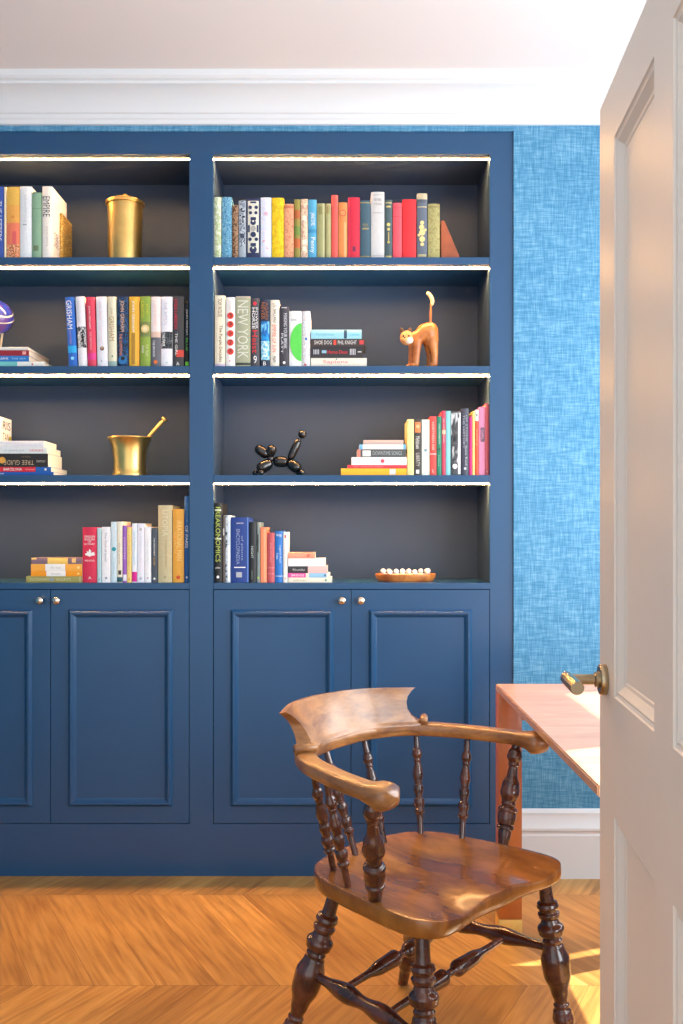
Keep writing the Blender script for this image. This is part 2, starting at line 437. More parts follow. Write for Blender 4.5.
def std(x0, x1, yt, level, col, label, group, decor=(), d=.155, tilt=0.0, hard=True, rough=.5, dy=0.0, tx=None):
    """a book standing on shelf `level`; x0,x1,yt give where its spine shows"""
    z = S[level] + .0004
    X0, X1 = PX(x0, YS), PX(x1, YS); w = X1 - X0 - .0008; h = PZ(yt, YS) - z
    th = math.radians(tilt)
    m_ = col if hasattr(col, 'name') else plain(col, rough=rough, var=.05, scale=90)
    loc = (X0 + .0004 + w/2*math.cos(th), YS + dy, z + w/2*abs(math.sin(th)))
    r = mk_book('book', w, d, h, m_, decor, hard, loc, (0, -th, 0))
    tag(r, label, 'book', group)
    return r
def lie(x0, x1, y0, y1, z, col, label, group, decor=(), d=.155, hard=False, flip=False, Y=None, rz=0.0):
    """a book lying flat, spine to the front, its underside at height z; y0 (top) and y1 (bottom) rows"""
    Y = YS if Y is None else Y
    w = (y1-y0)*Y/F - .0004; X0, X1 = PX(x0, Y), PX(x1, Y); h = X1-X0
    m_ = col if hasattr(col, 'name') else plain(col, rough=.5, var=.05, scale=90)
    if flip: loc = (X0, Y, z + w/2); rot = (0, PI/2, rz)
    else: loc = (X1, Y, z + w/2); rot = (0, -PI/2, rz)
    r = mk_book('book', w, d, h, m_, decor, hard, loc, rot)
    tag(r, label, 'book', group)
    return z + w + .0003

W_ = (244, 240, 236); K_ = (30, 28, 32); RD = (206, 40, 52)
# ---- top shelf, left bay
G = 'books on the top left shelf'
std(-9, 3.6, 186.5, 0, (52, 82, 168), 'blue book with white spine lettering at the far left of the top left shelf', G, [T('THE LETTERS', W_, .2, .75, .45, .85)], d=.16)
std(3.9, 6.2, 187, 0, (240, 224, 190), 'very thin cream book between the blue book and the orange one, top left shelf', G, d=.16, hard=False)
std(6.5, 19.4, 186.8, 0, (236, 186, 84), 'yellow-orange book with pink and red flowers low on its spine, top left shelf', G,
    [Bd((238,170,80), .25, .5), Bd((240,128,96), .5, .82), Bd((224,96,96), .62, .8, .45, .75), Bd(blotch([(240,120,90),(250,200,150),(150,60,50),(240,150,80)], 120, 'noise'), .8, .99), Dc((226,140,60), .42, .12)], d=.17)
std(19.7, 31.4, 186.3, 0, (236, 238, 240), 'white book beside a sage green one on the top left shelf', G, [T('THE COUNTRY HOUSE', (196,200,205), .12, .5, .4, .58), Bd((170,170,172), .52, .535, .25, .6)], d=.18)
std(31.7, 41.3, 192.3, 0, (142, 178, 146), 'sage green book, a little shorter than its white neighbours on the top left shelf', G, [Bd((120,158,124), .0, .015), Bd((118,152,120), .24, .25), Bd((112,130,96), .8, .88, .2, .7)], d=.15)
e = std(42, 52, 186.2, 0, (246, 238, 228), 'thick cream book with EMPIRE down the spine, top left shelf', G, [T('EMPIRE', (92,84,78), .14, .42, .1, .8), T('JOHN SMITH', (200,186,176), .55, .82, .35, .6)], d=.182)
wE = PX(52, YS)-PX(42, YS)-.0008; hE = PZ(186.2, YS)-S[0]
fit_text('EMPIRE', (112, 92, 70), .028, .075, hE*.20, hE*.40, 'v', wE/2+.0006, e, 'cover_title', 'side')
# gilt book set back
gp = blotch([(150,104,36),(226,184,84),(104,74,30),(240,208,120)], 150, 'noise', rough=.4, metal=.2)
gz = S[0] + .0004; gX = PX(52, YS) + .0006
r = mk_book('book', .009, .13, PZ(213, 3.48)-gz, gp, [], True, (gX+.0045, 3.48, gz), (0, 0, 0))
tag(r, 'small gold-patterned book pushed back against the EMPIRE book', 'book', G)
# ---- top shelf, right bay
G = 'books on the top right shelf'
L = 0
std(213.8, 221.2, 197, L, blotch([(196,208,160),(236,238,226),(170,186,130),(222,228,200)], 38, 'noise', interp='LINEAR'), 'pale green and white floral book against the left side of the top right shelf', G, d=.12)
std(221.6, 231.8, 197, L, blotch([(88,150,184),(130,184,206),(60,120,160),(110,168,198)], 90, 'noise'), 'mottled sky-blue book, second from the left on the top right shelf', G, d=.14)
std(232.1, 238.1, 205, L, blotch([(120,84,60),(176,138,104),(90,60,44)], 150, 'voronoi'), 'small brown patterned book between blue and grey ones, top right shelf', G, d=.11)
std(238.4, 246.0, 198.7, L, (160,170,180), 'slim book with grey and black ornament, top right shelf', G, [Bd(K_, 0, .03), Bd(blotch([(150,160,172),(34,40,58),(190,198,206),(120,130,146)], 95, 'voronoi'), .04, .8, .12, .88), Bd((60,66,84), .58, .66, .2, .8), Bd(K_, .975, 1)], d=.13)
nv = (34, 46, 86); cr = (226, 222, 206)
std(246.3, 260.2, 198.4, L, nv, 'navy book with bold cream leaf ornament, top right shelf', G,
    [Bd(cr, .04, .93, .1, .9)] + [Bd(nv, a, b_, x, y) for a, b_, x, y in ((.05,.08,.28,.72),(.31,.36,.3,.7),(.44,.56,.12,.25),(.44,.56,.75,.88),(.74,.79,.3,.7),(.9,.94,.1,.9))]
    + [Dc(nv, .15, .13, .28), Dc(nv, .15, .13, .72), Dc(nv, .24, .12, .3), Dc(nv, .24, .12, .7), Dc(nv, .4, .2), Dc((170,168,164), .5, .2), Dc(nv, .6, .2), Dc(nv, .68, .13, .27), Dc(nv, .68, .13, .73), Dc(nv, .85, .26), Dc(cr, .82, .08), Dc(cr, .38, .07)], d=.16)
std(260.5, 271.4, 197.4, L, blotch([(214,222,240),(220,228,242),(232,222,234),(206,216,238)], 80, 'noise'), 'pale lilac-white speckled book left of the yellow one, top right shelf', G, [T('EMMA', (230,140,170), .24, .3, .3, .7, 'h'), Bd((236,150,176), .7, .72, .2, .4), Bd((236,150,176), .82, .835, .5, .75)], d=.14)
std(271.8, 283.8, 197.7, L, blotch([(238,196,20),(246,208,38),(226,182,16)], 60, 'noise', interp='LINEAR'), 'bright yellow cloth book on the top right shelf', G, d=.14)
std(284.1, 293.8, 203.8, L, blotch([(222,150,112),(236,170,130),(206,128,96)], 110, 'noise'), 'peach cloth book right of the yellow one, top right shelf', G, [Bd((206,120,84), .03, .08)], d=.12)
std(294.1, 300.4, 199.3, L, (150,138,62), 'narrow olive book with rust bands, top right shelf', G, [Bd((178,94,46), .18, .33), Bd((196,100,52), .66, .82), Bd((112,140,60), .45, .6)], d=.12)
std(300.7, 307.8, 198.9, L, blotch([(214,180,150),(236,214,184),(204,160,136)], 60, 'noise', interp='LINEAR'), 'cream and pink book beside the light blue one, top right shelf', G, [Bd((240,232,206), .28, .36, .2, .8), Bd((240,232,206), .68, .76, .2, .8), Bd((240,232,206), .8, .87, .2, .8)], d=.12)
std(308.1, 316.6, 199.6, L, (84,168,206), 'light blue book with white lettering, top right shelf', G, [T('JANE EYRE', W_, .22, .44, .2, .8, 'v'), T('Penny', W_, .64, .9, .15, .85, 'v'), Bd((60,140,184), .5, .56)], d=.13)
std(316.9, 325.1, 203.3, L, (160,158,108), 'wider of two plain khaki books in the middle of the top right shelf', G, [Bd((138,134,84), .05, .2, .2, .8), Bd((182,180,134), .0, 1, .7, .9)], d=.12)
std(325.4, 331.0, 203.5, L, (174,168,116), 'narrower of two plain khaki books, left of the coral one, top right shelf', G, [Bd((150,142,90), .04, .18, .2, .8)], d=.12)
std(331.3, 338.1, 195, L, (236,92,84), 'tall slim coral book on the top right shelf', G, [Bd((220,76,70), .06, .065), Bd((220,76,70), .1, .105)], d=.13)
std(338.4, 347.4, 202.3, L, (232,140,76), 'orange book with a red oval on its spine, top right shelf', G, [Dc((206,84,60), .19, .38), Dc((236,150,86), .19, .28), Bd((206,84,60), .15, .165, .25, .75), Bd((206,84,60), .2, .215, .25, .75), Bd((226,168,110), .35, .98, .62, .85)], d=.12)
std(347.8, 359.9, 197.3, L, (212,36,64), 'crimson book with a small dark emblem near its foot, top right shelf', G, [Bd((110,40,80), .8, .88, .4, .65), Bd((230,70,90), .02, .99, .05, .14)], d=.14)
std(360.2, 370.8, 200.3, L, (62,92,108), 'dark teal book with a gilt band, top right shelf', G, [Bd((150,140,96), .03, .05), Bd((160,146,100), .47, .5, .2, .8), T('POEMS', (170,156,110), .4, .45, .25, .75, 'h'), Bd((150,140,96), .95, .97)], d=.13)
std(371.1, 384.5, 191.8, L, (206,204,202), 'tall light grey book standing proud of its neighbours, top right shelf', G, [Bd((160,160,160), .04, .05, .1, .9), T('THE WORKS', (120,120,124), .1, .14, .2, .8, 'h'), T('OF MR. ADAMS', (120,120,124), .17, .2, .2, .8, 'h'), Bd((160,160,160), .31, .32, .1, .9), Bd((170,170,170), .95, .96, .1, .9)], d=.15)
std(384.8, 392.4, 199.8, L, (72,92,96), 'narrow dark teal book with a gold flower stem, top right shelf', G, [Bd((190,176,110), .04, .06, .1, .9), Bd((190,176,110), .1, .13, .2, .8), Dc((222,200,120), .42, .24), Dc((222,200,120), .5, .2), Bd((190,170,100), .55, .7, .42, .58), Dc((200,184,110), .72, .16), Bd((200,184,110), .95, .98, .1, .9)], d=.12)
std(392.8, 402.0, 202.8, L, (234,84,96), 'rose-pink book between the narrow teal and the red ones, top right shelf', G, [Bd((214,60,76), .24, .25), Bd((214,60,76), .08, .085)], d=.12)
std(402.4, 416.4, 199.3, L, (232,42,50), 'wide bright red book on the top right shelf', G, [Bd((200,34,44), .03, .04)], d=.14)
std(416.9, 427.4, 193.3, L, (96,106,122), 'worn grey-blue book with a golden burst on the spine, top right shelf', G, [Bd((190,178,146), .0, .09), T('BIRDS', (80,80,90), .1, .14, .15, .85, 'h'), Bd((200,186,140), .2, .215, .05, .95)] + [Dc((232,206,140), a, r_, cx) for a, r_, cx in ((.45,.2,.5),(.52,.26,.45),(.6,.3,.5),(.7,.28,.5),(.78,.18,.5),(.56,.14,.8),(.64,.14,.18))] + [Bd((180,170,130), .93, .97, .1, .9)], d=.14)
std(427.9, 440.0, 203.7, L, blotch([(160,152,96),(174,166,110),(150,140,86)], 80, 'noise'), 'plain olive-khaki book at the right end of the top right row', G, [Bd((140,130,76), .04, .07), Bd((140,130,76), .22, .225)], d=.13)
# wedge bookend
Yk = YS + .03
be = empty('bookend', (PX(441, Yk), Yk, S[0]+.0003))
tag(be, 'reddish brown triangular wooden bookend closing the row on the top right shelf', 'bookend')
x1 = PX(459.5, Yk)-PX(441, Yk); hh = PZ(220.5, Yk)-S[0]
mb = MB(); mb.loft([[(0, y, 0), (x1, y, 0), (x1, y, .018), (.012, y, hh), (0, y, hh)] for y in (0, .09)])
bmesh.ops.bevel(mb.bm, geom=list(mb.bm.edges), offset=.0015, segments=2, affect='EDGES')
mb.build('wedge', plain((166, 86, 52), rough=.45, var=.15, scale=30), be)
MB().box(x1+.0003, x1+.022, 0.0, .09, 0, .004, bev=.001).build('base_lip', plain((150, 90, 60), rough=.5, var=.1), be)
# ---- second shelf, left bay
G = 'novels on the second left shelf'
L = 1
std(68.6, 77.4, 297, L, (38,104,196), 'bright blue novel with big white GRISHAM, leaning at the left end of its row', G, [T('GRISHAM', W_, .05, .46, .12, .72), T('PARTNERS', (200,150,200), .48, .68, .3, .5), Bd((40,170,230), .7, .8), Dc((150,220,250), .88, .2)], tilt=3.2, d=.16)
std(78.3, 87.2, 296.5, L, (236,232,236), 'white novel with a black and white photo band, leaning right of the blue one', G, [T('THE KING OF TORTS', (200,196,205), .06, .36, .2, .4), Bd(blotch([(30,30,34),(90,90,94),(200,200,200),(50,50,54)], 70, 'noise'), .43, .73), T('Bleachers', W_, .5, .72, .1, .4)], tilt=2.5, d=.16)
std(87.9, 96.4, 297, L, (222,66,92), 'rose-red novel leaning between two white ones on the second left shelf', G, [T('JOHN GRISHAM', (252,220,220), .13, .45, .2, .5), T('THE BRETHREN', (250,170,180), .5, .76, .3, .55), Bd((226,60,140), .8, .9)], tilt=1.8, d=.16)
std(97.2, 107.8, 296.6, L, (232,230,238), 'white novel with a small dark emblem low on its spine, second left shelf', G, [T('JOHN GRISHAM', (230,180,190), .08, .34, .25, .5), T('THE LAST JUROR', (236,200,206), .36, .68, .35, .5), Dc((120,80,70), .74, .2), Dc((210,170,120), .73, .09), Bd((190,196,200), .9, .93, .35, .5)], tilt=1.2, d=.16)
std(108.2, 116.9, 296.6, L, (226,220,192), 'cream novel with brown GRISHAM lettering, second left shelf', G, [T('GRISHAM', (176,134,82), .28, .63, .2, .75), T('JOHN', (196,160,110), .16, .26, .3, .6), Bd((150,176,170), .92, 1), Dc((60,120,100), .85, .1)], tilt=.8, d=.16)
std(117.3, 128.5, 296.3, L, (26,46,84), 'navy novel with large orange and white title, second left shelf', G, [Bd(blotch([(20,30,50),(20,80,130),(16,20,36),(60,90,120)], 60, 'noise'), .02, .98), T('JOHN GRISHAM', (238,190,160), .06, .5, .2, .65), T('THE SUMMONS', (240,150,120), .53, .84, .2, .45), Dc((30,110,170), .9, .4), Dc((20,20,20), .88, .18)], tilt=.3, d=.16)
std(128.9, 139.2, 296.6, L, (228,176,50), 'golden yellow novel with white lettering, second left shelf', G, [T('JOHN GRISHAM', W_, .06, .5, .22, .55), Bd((176,130,50), .52, .96, .25, .6), Bd((236,160,40), .0, 1, .85, 1)], d=.16)
std(139.9, 150.4, 296.3, L, (140,164,62), 'green novel with a baseball picture on the spine, second left shelf', G, [T('CALICO', (216,206,60), .06, .3, .1, .4), T('JOE', (216,206,60), .1, .25, .55, .8), Bd((120,130,70), .36, .57), Dc((226,196,130), .46, .4), Dc((240,220,170), .46, .22), T('THE TEAM', (222,226,160), .68, .85, .55, .8), T('Sons', W_, .7, .8, .2, .42)], d=.16)
std(150.8, 160.6, 296.6, L, (240,224,220), 'white novel shading to a dark street scene with an orange light, second left shelf', G, [T('JOHN GRISHAM', (236,190,180), .1, .42, .3, .55), Bd((224,190,170), .5, .58), Bd((96,96,104), .58, .99), T('THE BROKER', (226,226,230), .62, .86, .2, .42), Dc((232,110,50), .93, .2)], d=.16)
std(161.0, 172.4, 296.6, L, (238,234,240), 'white novel with a tilted dark photo patch, left of the charcoal one, second left shelf', G, [T('THE APPEAL', (196,196,210), .08, .42, .25, .55), Bd(blotch([(40,44,50),(90,96,100),(30,34,40),(160,160,164)], 60, 'noise'), .5, .74), T('THE FIRM', W_, .52, .7, .1, .35), Bd((200,220,200), .93, .95, .4, .6)], d=.16)
std(172.9, 183.9, 296.3, L, (66,64,66), 'charcoal novel with red lettering and a red glow, second left shelf', G, [T('STIEG LARSSON', (222,40,70), .04, .46, .12, .4), T('THE GIRL', W_, .52, .84, .2, .42), Bd((224,70,56), .76, .86, .3, 1), T('A', W_, .93, .98, .3, .6, 'h')], d=.16)
std(184.3, 189.2, 303.0, L, (24,26,28), 'shorter black novel with green and white print, tight against the bookcase divider, second left shelf', G, [T('JOHN GRISHAM', W_, .1, .5, .3, .75), T('BLUE', (90,190,70), .55, .75, .3, .75), Bd((130,220,60), .92, .98, .2, .9)], d=.16)
# stack at left, deep books
G = 'big books stacked flat at the left of the second left shelf'
z = S[1] + .0003
z = lie(-45, 44, 359.8, 365.3, z, (238,234,228), 'white and turquoise large book, bottom of the stack beneath the purple ball', G, [Bd((120,200,196), .30, .72), Bd((200,120,120), .12, .14, .3, .7), T('WORLD ART', (160,170,200), .78, .9, .3, .7)], d=.2, flip=True)
z = lie(-45, 29, 353.8, 359.6, z, (32,118,196), 'blue large book, second up in the stack beneath the purple ball', G, [T('PHOTOGRAPHS', W_, .4, .72, .3, .7), T('THE SEA', (170,210,240), .76, .96, .35, .65)], d=.25)
z = lie(-45, 29, 348.2, 353.8, z, (150,28,46), 'dark red large book, third up in the stack beneath the purple ball', G, [Bd((236,160,150), .91, .96, .2, .8)], d=.24)
z = lie(-45, 28, 344.9, 348.1, z, (214,216,212), 'pale grey large book on top of the stack, carrying the purple ball stand', G, d=.25)
ztop = z
# ---- ball on stand
Yb = YS + .10
cx, cz, rb = PX(-4, Yb), PZ(317.5, Yb), 17.2*Yb/F
bl = empty('ornamental_ball', (cx, Yb, cz - rb))
tag(bl, 'glossy purple and blue ball with pale bands on a small wooden stand', 'ornament')
MB().ellipsoid((0, 0, rb), (rb, rb, rb), seg=40, rg=24).build('ball', blotch([(22,30,120),(50,40,130),(34,60,168),(80,50,130)], 9, 'noise', rough=.12, interp='LINEAR', spec=.8), bl)
for tl, hgt in ((.5, .55), (.35, .1)):
    mb = MB(); rr = rb*1.004; sg = 48
    rings = []
    for k in (-1, -.5, 0, .5, 1):
        zz = rb*hgt + k*.0022; q = math.sqrt(max(rr*rr - zz*zz, 0))
        rings.append([(q*math.cos(2*PI*i/sg), q*math.sin(2*PI*i/sg), zz) for i in range(sg)])
    mb.loft(rings, cap=False)
    bmesh.ops.rotate(mb.bm, verts=mb.bm.verts, cent=(0,0,0), matrix=Matrix.Rotation(tl, 3, 'Y') @ Matrix.Rotation(.5, 3, 'X'))
    bmesh.ops.translate(mb.bm, verts=mb.bm.verts, vec=(0,0,rb))
    mb.build('pale_band', plain((236, 222, 200), rough=.2, var=.05), bl)
MB().ellipsoid((rb*.25, -rb*.86, rb*.82), (rb*.3, rb*.16, rb*.14)).build('painted_patch', plain((180,200,240), rough=.2), bl)
hst = cz - rb - ztop
bmR = MB()
bmR.lathe((0, 0, .003), (0, 0, .0075), [(0, .020), (.5, .0235), (1, .020)], seg=28, cap=True)
st = bmR.build('stand_ring', plain((206,190,160), rough=.5), bl)
for a in (.15, 2.2, 4.3):
    MB().lathe((math.cos(a)*.022, math.sin(a)*.022, .006), (math.cos(a)*.014 , math.sin(a)*.014, -hst+.0006), [(0, .004), (1, .0035)], seg=10, sub=1).build('stand_leg', plain((206,190,160), rough=.5), bl)
# ---- third shelf, left bay: stack
G = 'books stacked flat at the left of the third left shelf'
z = S[2] + .0003
z = lie(-40, 53.5, 471.4, 474.9, z, (20,86,170), 'blue thin book at the bottom of the stack with the TREE GUIDE book', G, [T('LONDON', W_, .38, .47, .3, .7), Dc(W_, .02, .3)], d=.22)
z = lie(-40, 51, 466.3, 471.3, z, (22,92,168), 'red and blue book directly under the black TREE GUIDE book', G, [Bd((214,30,50), .0, .83), T('BARCELONA', W_, .48, .68, .25, .8), T('travel', (250,170,170), .72, .82, .35, .7), Bd(W_, .93, .95, .3, .7)], d=.2)
z = lie(-40, 48, 452.8, 466.2, z, (34,28,26), 'thick black book whose TREE GUIDE title is upside down', G, [T('TREE GUIDE', (190,166,130), .16, .5, .5, .85), Bd((180,140,60), .56, .62, .4, .9), T('COLLINS', (210,200,190), .03, .13, .5, .66), Dc((224,160,60), .52, .25), T('FIELD', (120,100,80), .2, .3, .18, .3)], d=.17, flip=True)
z = lie(-40, 47, 446.3, 452.7, z, (226,230,230), 'white book with small red print, lying directly on the black TREE GUIDE book', G, [T('UN HOMME SEUL', (170,176,180), .5, .74, .35, .6), T('SERIES', (222,90,110), .8, .96, .35, .65)], d=.165)
z = lie(-40, 44, 439.8, 446.2, z, (232,232,236), 'white book on top of the stack with the TREE GUIDE book', G, [T('THE NEW SPRINGTIME', (206,210,216), .4, .7, .5, .8), T('a winter story of frost', (196,200,210), .68, .97, .2, .4)], d=.15)
zt = z
# upright white box with lettering
Ya, Yc = 3.45, 3.60
Xr = PX(11.6, Yc)
bx = empty('lettered_box', (Xr-.035, (Ya+Yc)/2, zt))
hb = PZ(420, Yc) - zt
MB().box(-.035, .035, -(Yc-Ya)/2, (Yc-Ya)/2, 0.0003, hb, bev=.001).build('box_body', plain((240,236,232), rough=.5, var=.02), bx, smooth=False)
tag(bx, 'small white box with black capital letters standing on the stack with the TREE GUIDE book', 'box')
hw = (Yc-Ya)/2
fit_text('RIS', (40,36,36), -.02, hw*.82, hb*.55, hb*.86, 'h', .0355, bx, 'lettering', 'side')
fit_text('TAN', (40,36,36), -.02, hw*.62, hb*.12, hb*.42, 'h', .0355, bx, 'lettering', 'side')
MB().box(.0351, .0356, hw*.66, hw*.98, hb*.02, hb*.34).build('yellow_mark', plain((240,200,40)), bx, smooth=False)
# ---- bottom shelf, left bay
G = 'paperbacks stacked flat on the worktop at left'
z = S[3] + .0003
z = lie(26, 82, 576.6, 582.9, z, (158,150,84), 'olive green book at the bottom of the flat stack left of the crimson book', G, [T('DICTIONARY', (208,204,160), .08, .42, .3, .7), Bd((150,156,160), .42, .5, .25, .8), T('ESSAYS', (208,204,160), .55, .8, .3, .7), Bd((220,216,180), .96, .97)], d=.13)
z = lie(31, 82, 571.3, 576.5, z, (244,152,20), 'deep orange paperback with white band, second up in stack beside the crimson book', G, [Bd(W_, .3, .68), T('nineteen', (150,150,140), .4, .58, .4, .65), Dc((250,210,120), .93, .25)], d=.115)
z = lie(31, 82, 564.0, 571.2, z, (248,172,66), 'lighter orange paperback with a white band, third up in stack beside the crimson book', G, [Bd(W_, .28, .67), T('the trial', (190,186,176), .38, .58, .35, .65), Dc((250,214,140), .93, .2)], d=.115)
z = lie(31.4, 82, 557.5, 563.7, z, (128,104,118), 'mauve and yellow paperback on top of the stack left of the crimson book', G, [Bd((246,204,104), .32, .72), Bd((240,200,120), .8, .88, .2, .9), Bd((244,200,110), 0, .1, .75, 1)], d=.115)
G = 'books standing on the worktop at left'
L = 3
cr_ = std(82.4, 96.8, 527.2, L, (212,40,76), 'wide crimson book with a white bird emblem, left end of the bottom left row', G,
    [T('PENGUIN', W_, .15, .19, .15, .85, 'h'), T('ENGLISH', W_, .2, .24, .15, .85, 'h'), T('OF', W_, .25, .28, .38, .62, 'h'), T('DICTIONARY', W_, .29, .32, .12, .88, 'h'), T('THIRD EDITION', W_, .59, .62, .14, .86, 'h'), T('A', W_, .89, .94, .4, .64, 'h')], d=.16)
wB = PX(96.8, YS)-PX(82.4, YS); hB = PZ(527.2, YS)-S[3]
mb = MB(); bird = [(-.30,-.10),(-.12,-.14),(.02,-.22),(.12,-.14),(.34,-.12),(.40,-.02),(.30,.02),(.36,.12),(.22,.10),(.10,.06),(.12,.20),(-.02,.34),(-.06,.12),(-.22,.20),(-.16,.04),(-.32,0)]
vs = [mb.bm.verts.new((wB*a, -.0015, hB*.52 + wB*b_)) for a, b_ in bird]; mb.bm.faces.new(vs)
mb.build('spine_emblem', plain(W_), cr_, smooth=False)
std(97.1, 101.4, 527.8, L, (176,206,212), 'thin pale blue book right next to the crimson one, bottom left row', G, [Bd((200,222,226), .05, .95, .1, .4), Dc((60,90,100), .94, .15)], hard=False, d=.13)
std(101.7, 110.5, 526.9, L, (238,236,238), 'white paperback with fine vertical print, third in the bottom left row', G, [T('The God of Small', (150,154,164), .1, .62, .35, .6), Dc((160,160,165), .92, .14)], hard=False, d=.13)
std(110.9, 116.9, 521.8, L, (206,224,232), 'pale blue book with a teal dot, bottom left row', G, [Dc((30,150,160), .45, .36), T('CURIOUS', (170,200,214), .6, .85, .35, .6)], hard=False, d=.14)
std(117.1, 122.4, 521.6, L, (236,228,206), 'cream book with a dark green foot, right of the teal-dotted one', G, [T('Ghost stories', (170,150,130), .35, .7, .3, .65), Bd((60,50,44), .8, .87, .2, .8), Bd((30,84,96), .91, .99)], hard=False, d=.14)
std(122.6, 126.6, 525.5, L, (150,92,184), 'thin purple book in the bottom left row', G, [T('ATONEMENT', (226,200,236), .2, .6, .3, .7), Bd((240,230,240), .86, .97)], hard=False, d=.13)
std(126.8, 131.6, 527.0, L, (240,206,124), 'thin pale yellow book right of the purple one', G, [T('Life of things', (210,160,90), .15, .7, .35, .65), Dc((220,140,60), .94, .16)], hard=False, d=.13)
std(131.9, 137.0, 523.3, L, (228,236,242), 'thin white book with a magenta block at its foot, bottom left row', G, [T('NORTHERN LIGHTS', (150,190,214), .15, .7, .35, .65), Bd((222,24,140), .82, .985)], hard=False, d=.13)
std(137.2, 144.4, 523.5, L, (232,230,240), 'wider white book right of the magenta-footed one', G, [T('Middlemarch', (206,208,222), .1, .65, .4, .6), Dc((190,186,180), .1, .2), Dc((190,186,200), .93, .2)], hard=False, d=.13)
std(144.6, 151.1, 526.8, L, (238,238,240), 'white book left of the charcoal one in the bottom left row', G, [T('The Waves', (214,212,214), .2, .7, .4, .58), Dc((220,180,190), .92, .16)], hard=False, d=.13)
std(151.4, 157.5, 527.8, L, (70,78,88), 'charcoal book between the white and the tall khaki ones, bottom left row', G, [T('THE MINIATURIST', W_, .18, .52, .35, .6), T('LUIS', (232,180,90), .55, .68, .35, .6), Dc((220,220,220), .93, .2)], hard=False, d=.13)
std(157.9, 172.1, 505.3, L, (196,182,142), 'tall wide khaki book in the bottom left row', G, [T('UTOPIA', (222,212,178), .06, .4, .3, .7), T('a history of ideas', (150,136,96), .45, .8, .5, .65), Dc((170,156,116), .93, .1)], d=.17)
std(172.6, 183.9, 509.0, L, (234,166,60), 'tall orange-yellow book right of the khaki one, bottom left row', G, [T('IRRATIONAL MAN', (246,212,130), .16, .7, .35, .85), T('the life of', (246,212,130), .3, .6, .15, .28), Dc((214,80,30), .93, .18)], d=.17)
std(184.3, 189.2, 496.2, L, (26,92,162), 'tallest, blue book tight against the divider in the bottom left row', G, [T('THE ARCHITECTURE', (120,176,216), .08, .3, .35, .75), T('OF PARIS', W_, .34, .6, .2, .8), Dc(W_, .94, .2), Bd((70,140,190), 0, 1, .82, .92)], d=.17)
# ---- second shelf, right bay
G = 'books standing on the second right shelf'
L = 1
std(214.6, 225.3, 295.4, L, (236,222,196), 'cream book lettered The Purple Decades, left end of its row', G, [T('TOM WOLFE', (90,76,66), .04, .3, .3, .7), T('The Purple Decades', (60,50,44), .42, .93, .35, .75), Bd((206,186,206), .955, 1)], d=.14)
std(225.8, 235.2, 297.2, L, (238,234,230), 'white book with five red circles down the spine', G, [Dc((216,60,50), c_, .36) for c_ in (.265, .39, .52, .65, .78)] + [T(ch, (60,30,30), c_-.028, c_+.028, .36, .64, 'v') for ch, c_ in zip('FRANK', (.265, .39, .52, .65, .78))] + [T('STORIES', (190,186,190), .06, .2, .35, .6), Bd((220,170,180), .9, .93, .35, .5)], d=.14)
std(235.6, 250.5, 296.2, L, (164,166,138), 'wide sage book with large pale letters down the spine, second right shelf', G, [T('NEW YORK', (214,214,196), .06, .88, .12, .85), Bd((60,62,54), .94, .975, 0, 1), Bd((190,176,160), 0, .02)], d=.16)
std(250.9, 259.6, 298.0, L, (70,66,72), 'dark grey book with white and red lettering, second right shelf', G, [Dc((214,40,60), .08, .22), T('HORSE', W_, .14, .45, .15, .5), T('POWER', W_, .14, .45, .55, .85), T('Heist', (222,44,50), .47, .8, .15, .8), T('9', W_, .84, .95, .3, .7, 'h')], d=.14, tilt=.3)
std(260.3, 270.0, 299.0, L, (26,40,66), 'book with brown lettering over a bright blue ocean picture', G, [T('NEVER', (170,100,50), .05, .3, .1, .5), T('AGAIN', (170,100,50), .05, .3, .55, .85), Bd(blotch([(20,110,190),(40,160,226),(20,90,170),(120,200,240)], 40, 'noise', interp='LINEAR', stretch=(1,1,.4)), .33, .62, .08, .96), Bd(blotch([(150,210,230),(60,160,200),(220,240,245),(90,180,210)], 50, 'noise', interp='LINEAR'), .62, .9, .08, .96), T('B', W_, .92, .98, .3, .6, 'h')], d=.14, tilt=.3)
std(270.3, 279.2, 300.0, L, (240,228,210), 'cream book with black and red title, right of the ocean one', G, [T('J.G. BALLARD', (70,60,54), .05, .34, .25, .7), T('EMPIRE OF SUN', (220,60,50), .37, .78, .25, .7), T('M&M', K_, .84, .93, .3, .65), ], d=.15)
std(279.6, 288.7, 306.0, L, (62,58,66), 'shorter dark charcoal book with rounded top and white title, second right shelf', G, [Bd((206,206,210), .02, .035, .2, .8), T('MAKING YOUR BREAK', (220,220,226), .12, .7, .45, .82), T('PLATT', (220,220,226), .45, .78, .15, .38), Dc(W_, .93, .16)], d=.13)
std(289.1, 301.8, 311.0, L, (238,238,236), 'white book with a big green half circle, second right shelf', G, [T('G-MAN', (90,96,96), .14, .18, .15, .6, 'h')], d=.15)
# green half circle emblem on the previous book
gb = [o for o in COL.objects if o.get('label', '').startswith('white book with a big green')][0]
wB = PX(301.8, YS)-PX(289.1, YS)-.0008; hB = PZ(311, YS)-S[1]
mb = MB(); pts = [(wB/2*.96, -.0008, hB*.57)]
pts = [(wB/2*.97 - wB*.9*math.sin(PI*i/20), -.0008, hB*.44 + hB*.34*math.cos(PI*i/20)) for i in range(21)]
mb.bm.faces.new([mb.bm.verts.new(p) for p in pts]); mb.build('spine_emblem', plain((88, 206, 78), rough=.5), gb, smooth=False)
std(302.1, 310.2, 311.0, L, blotch([(214,212,216),(240,238,238),(190,194,206),(230,214,210)], 130, 'noise'), 'pale patterned book with one blue dot on its spine, left of the Sapiens stack', G, [Dc((30,110,190), .5, .16), Dc((220,80,80), .96, .14, .4)], d=.17)
G = 'books stacked flat on the second right shelf'
z = S[1] + .0003
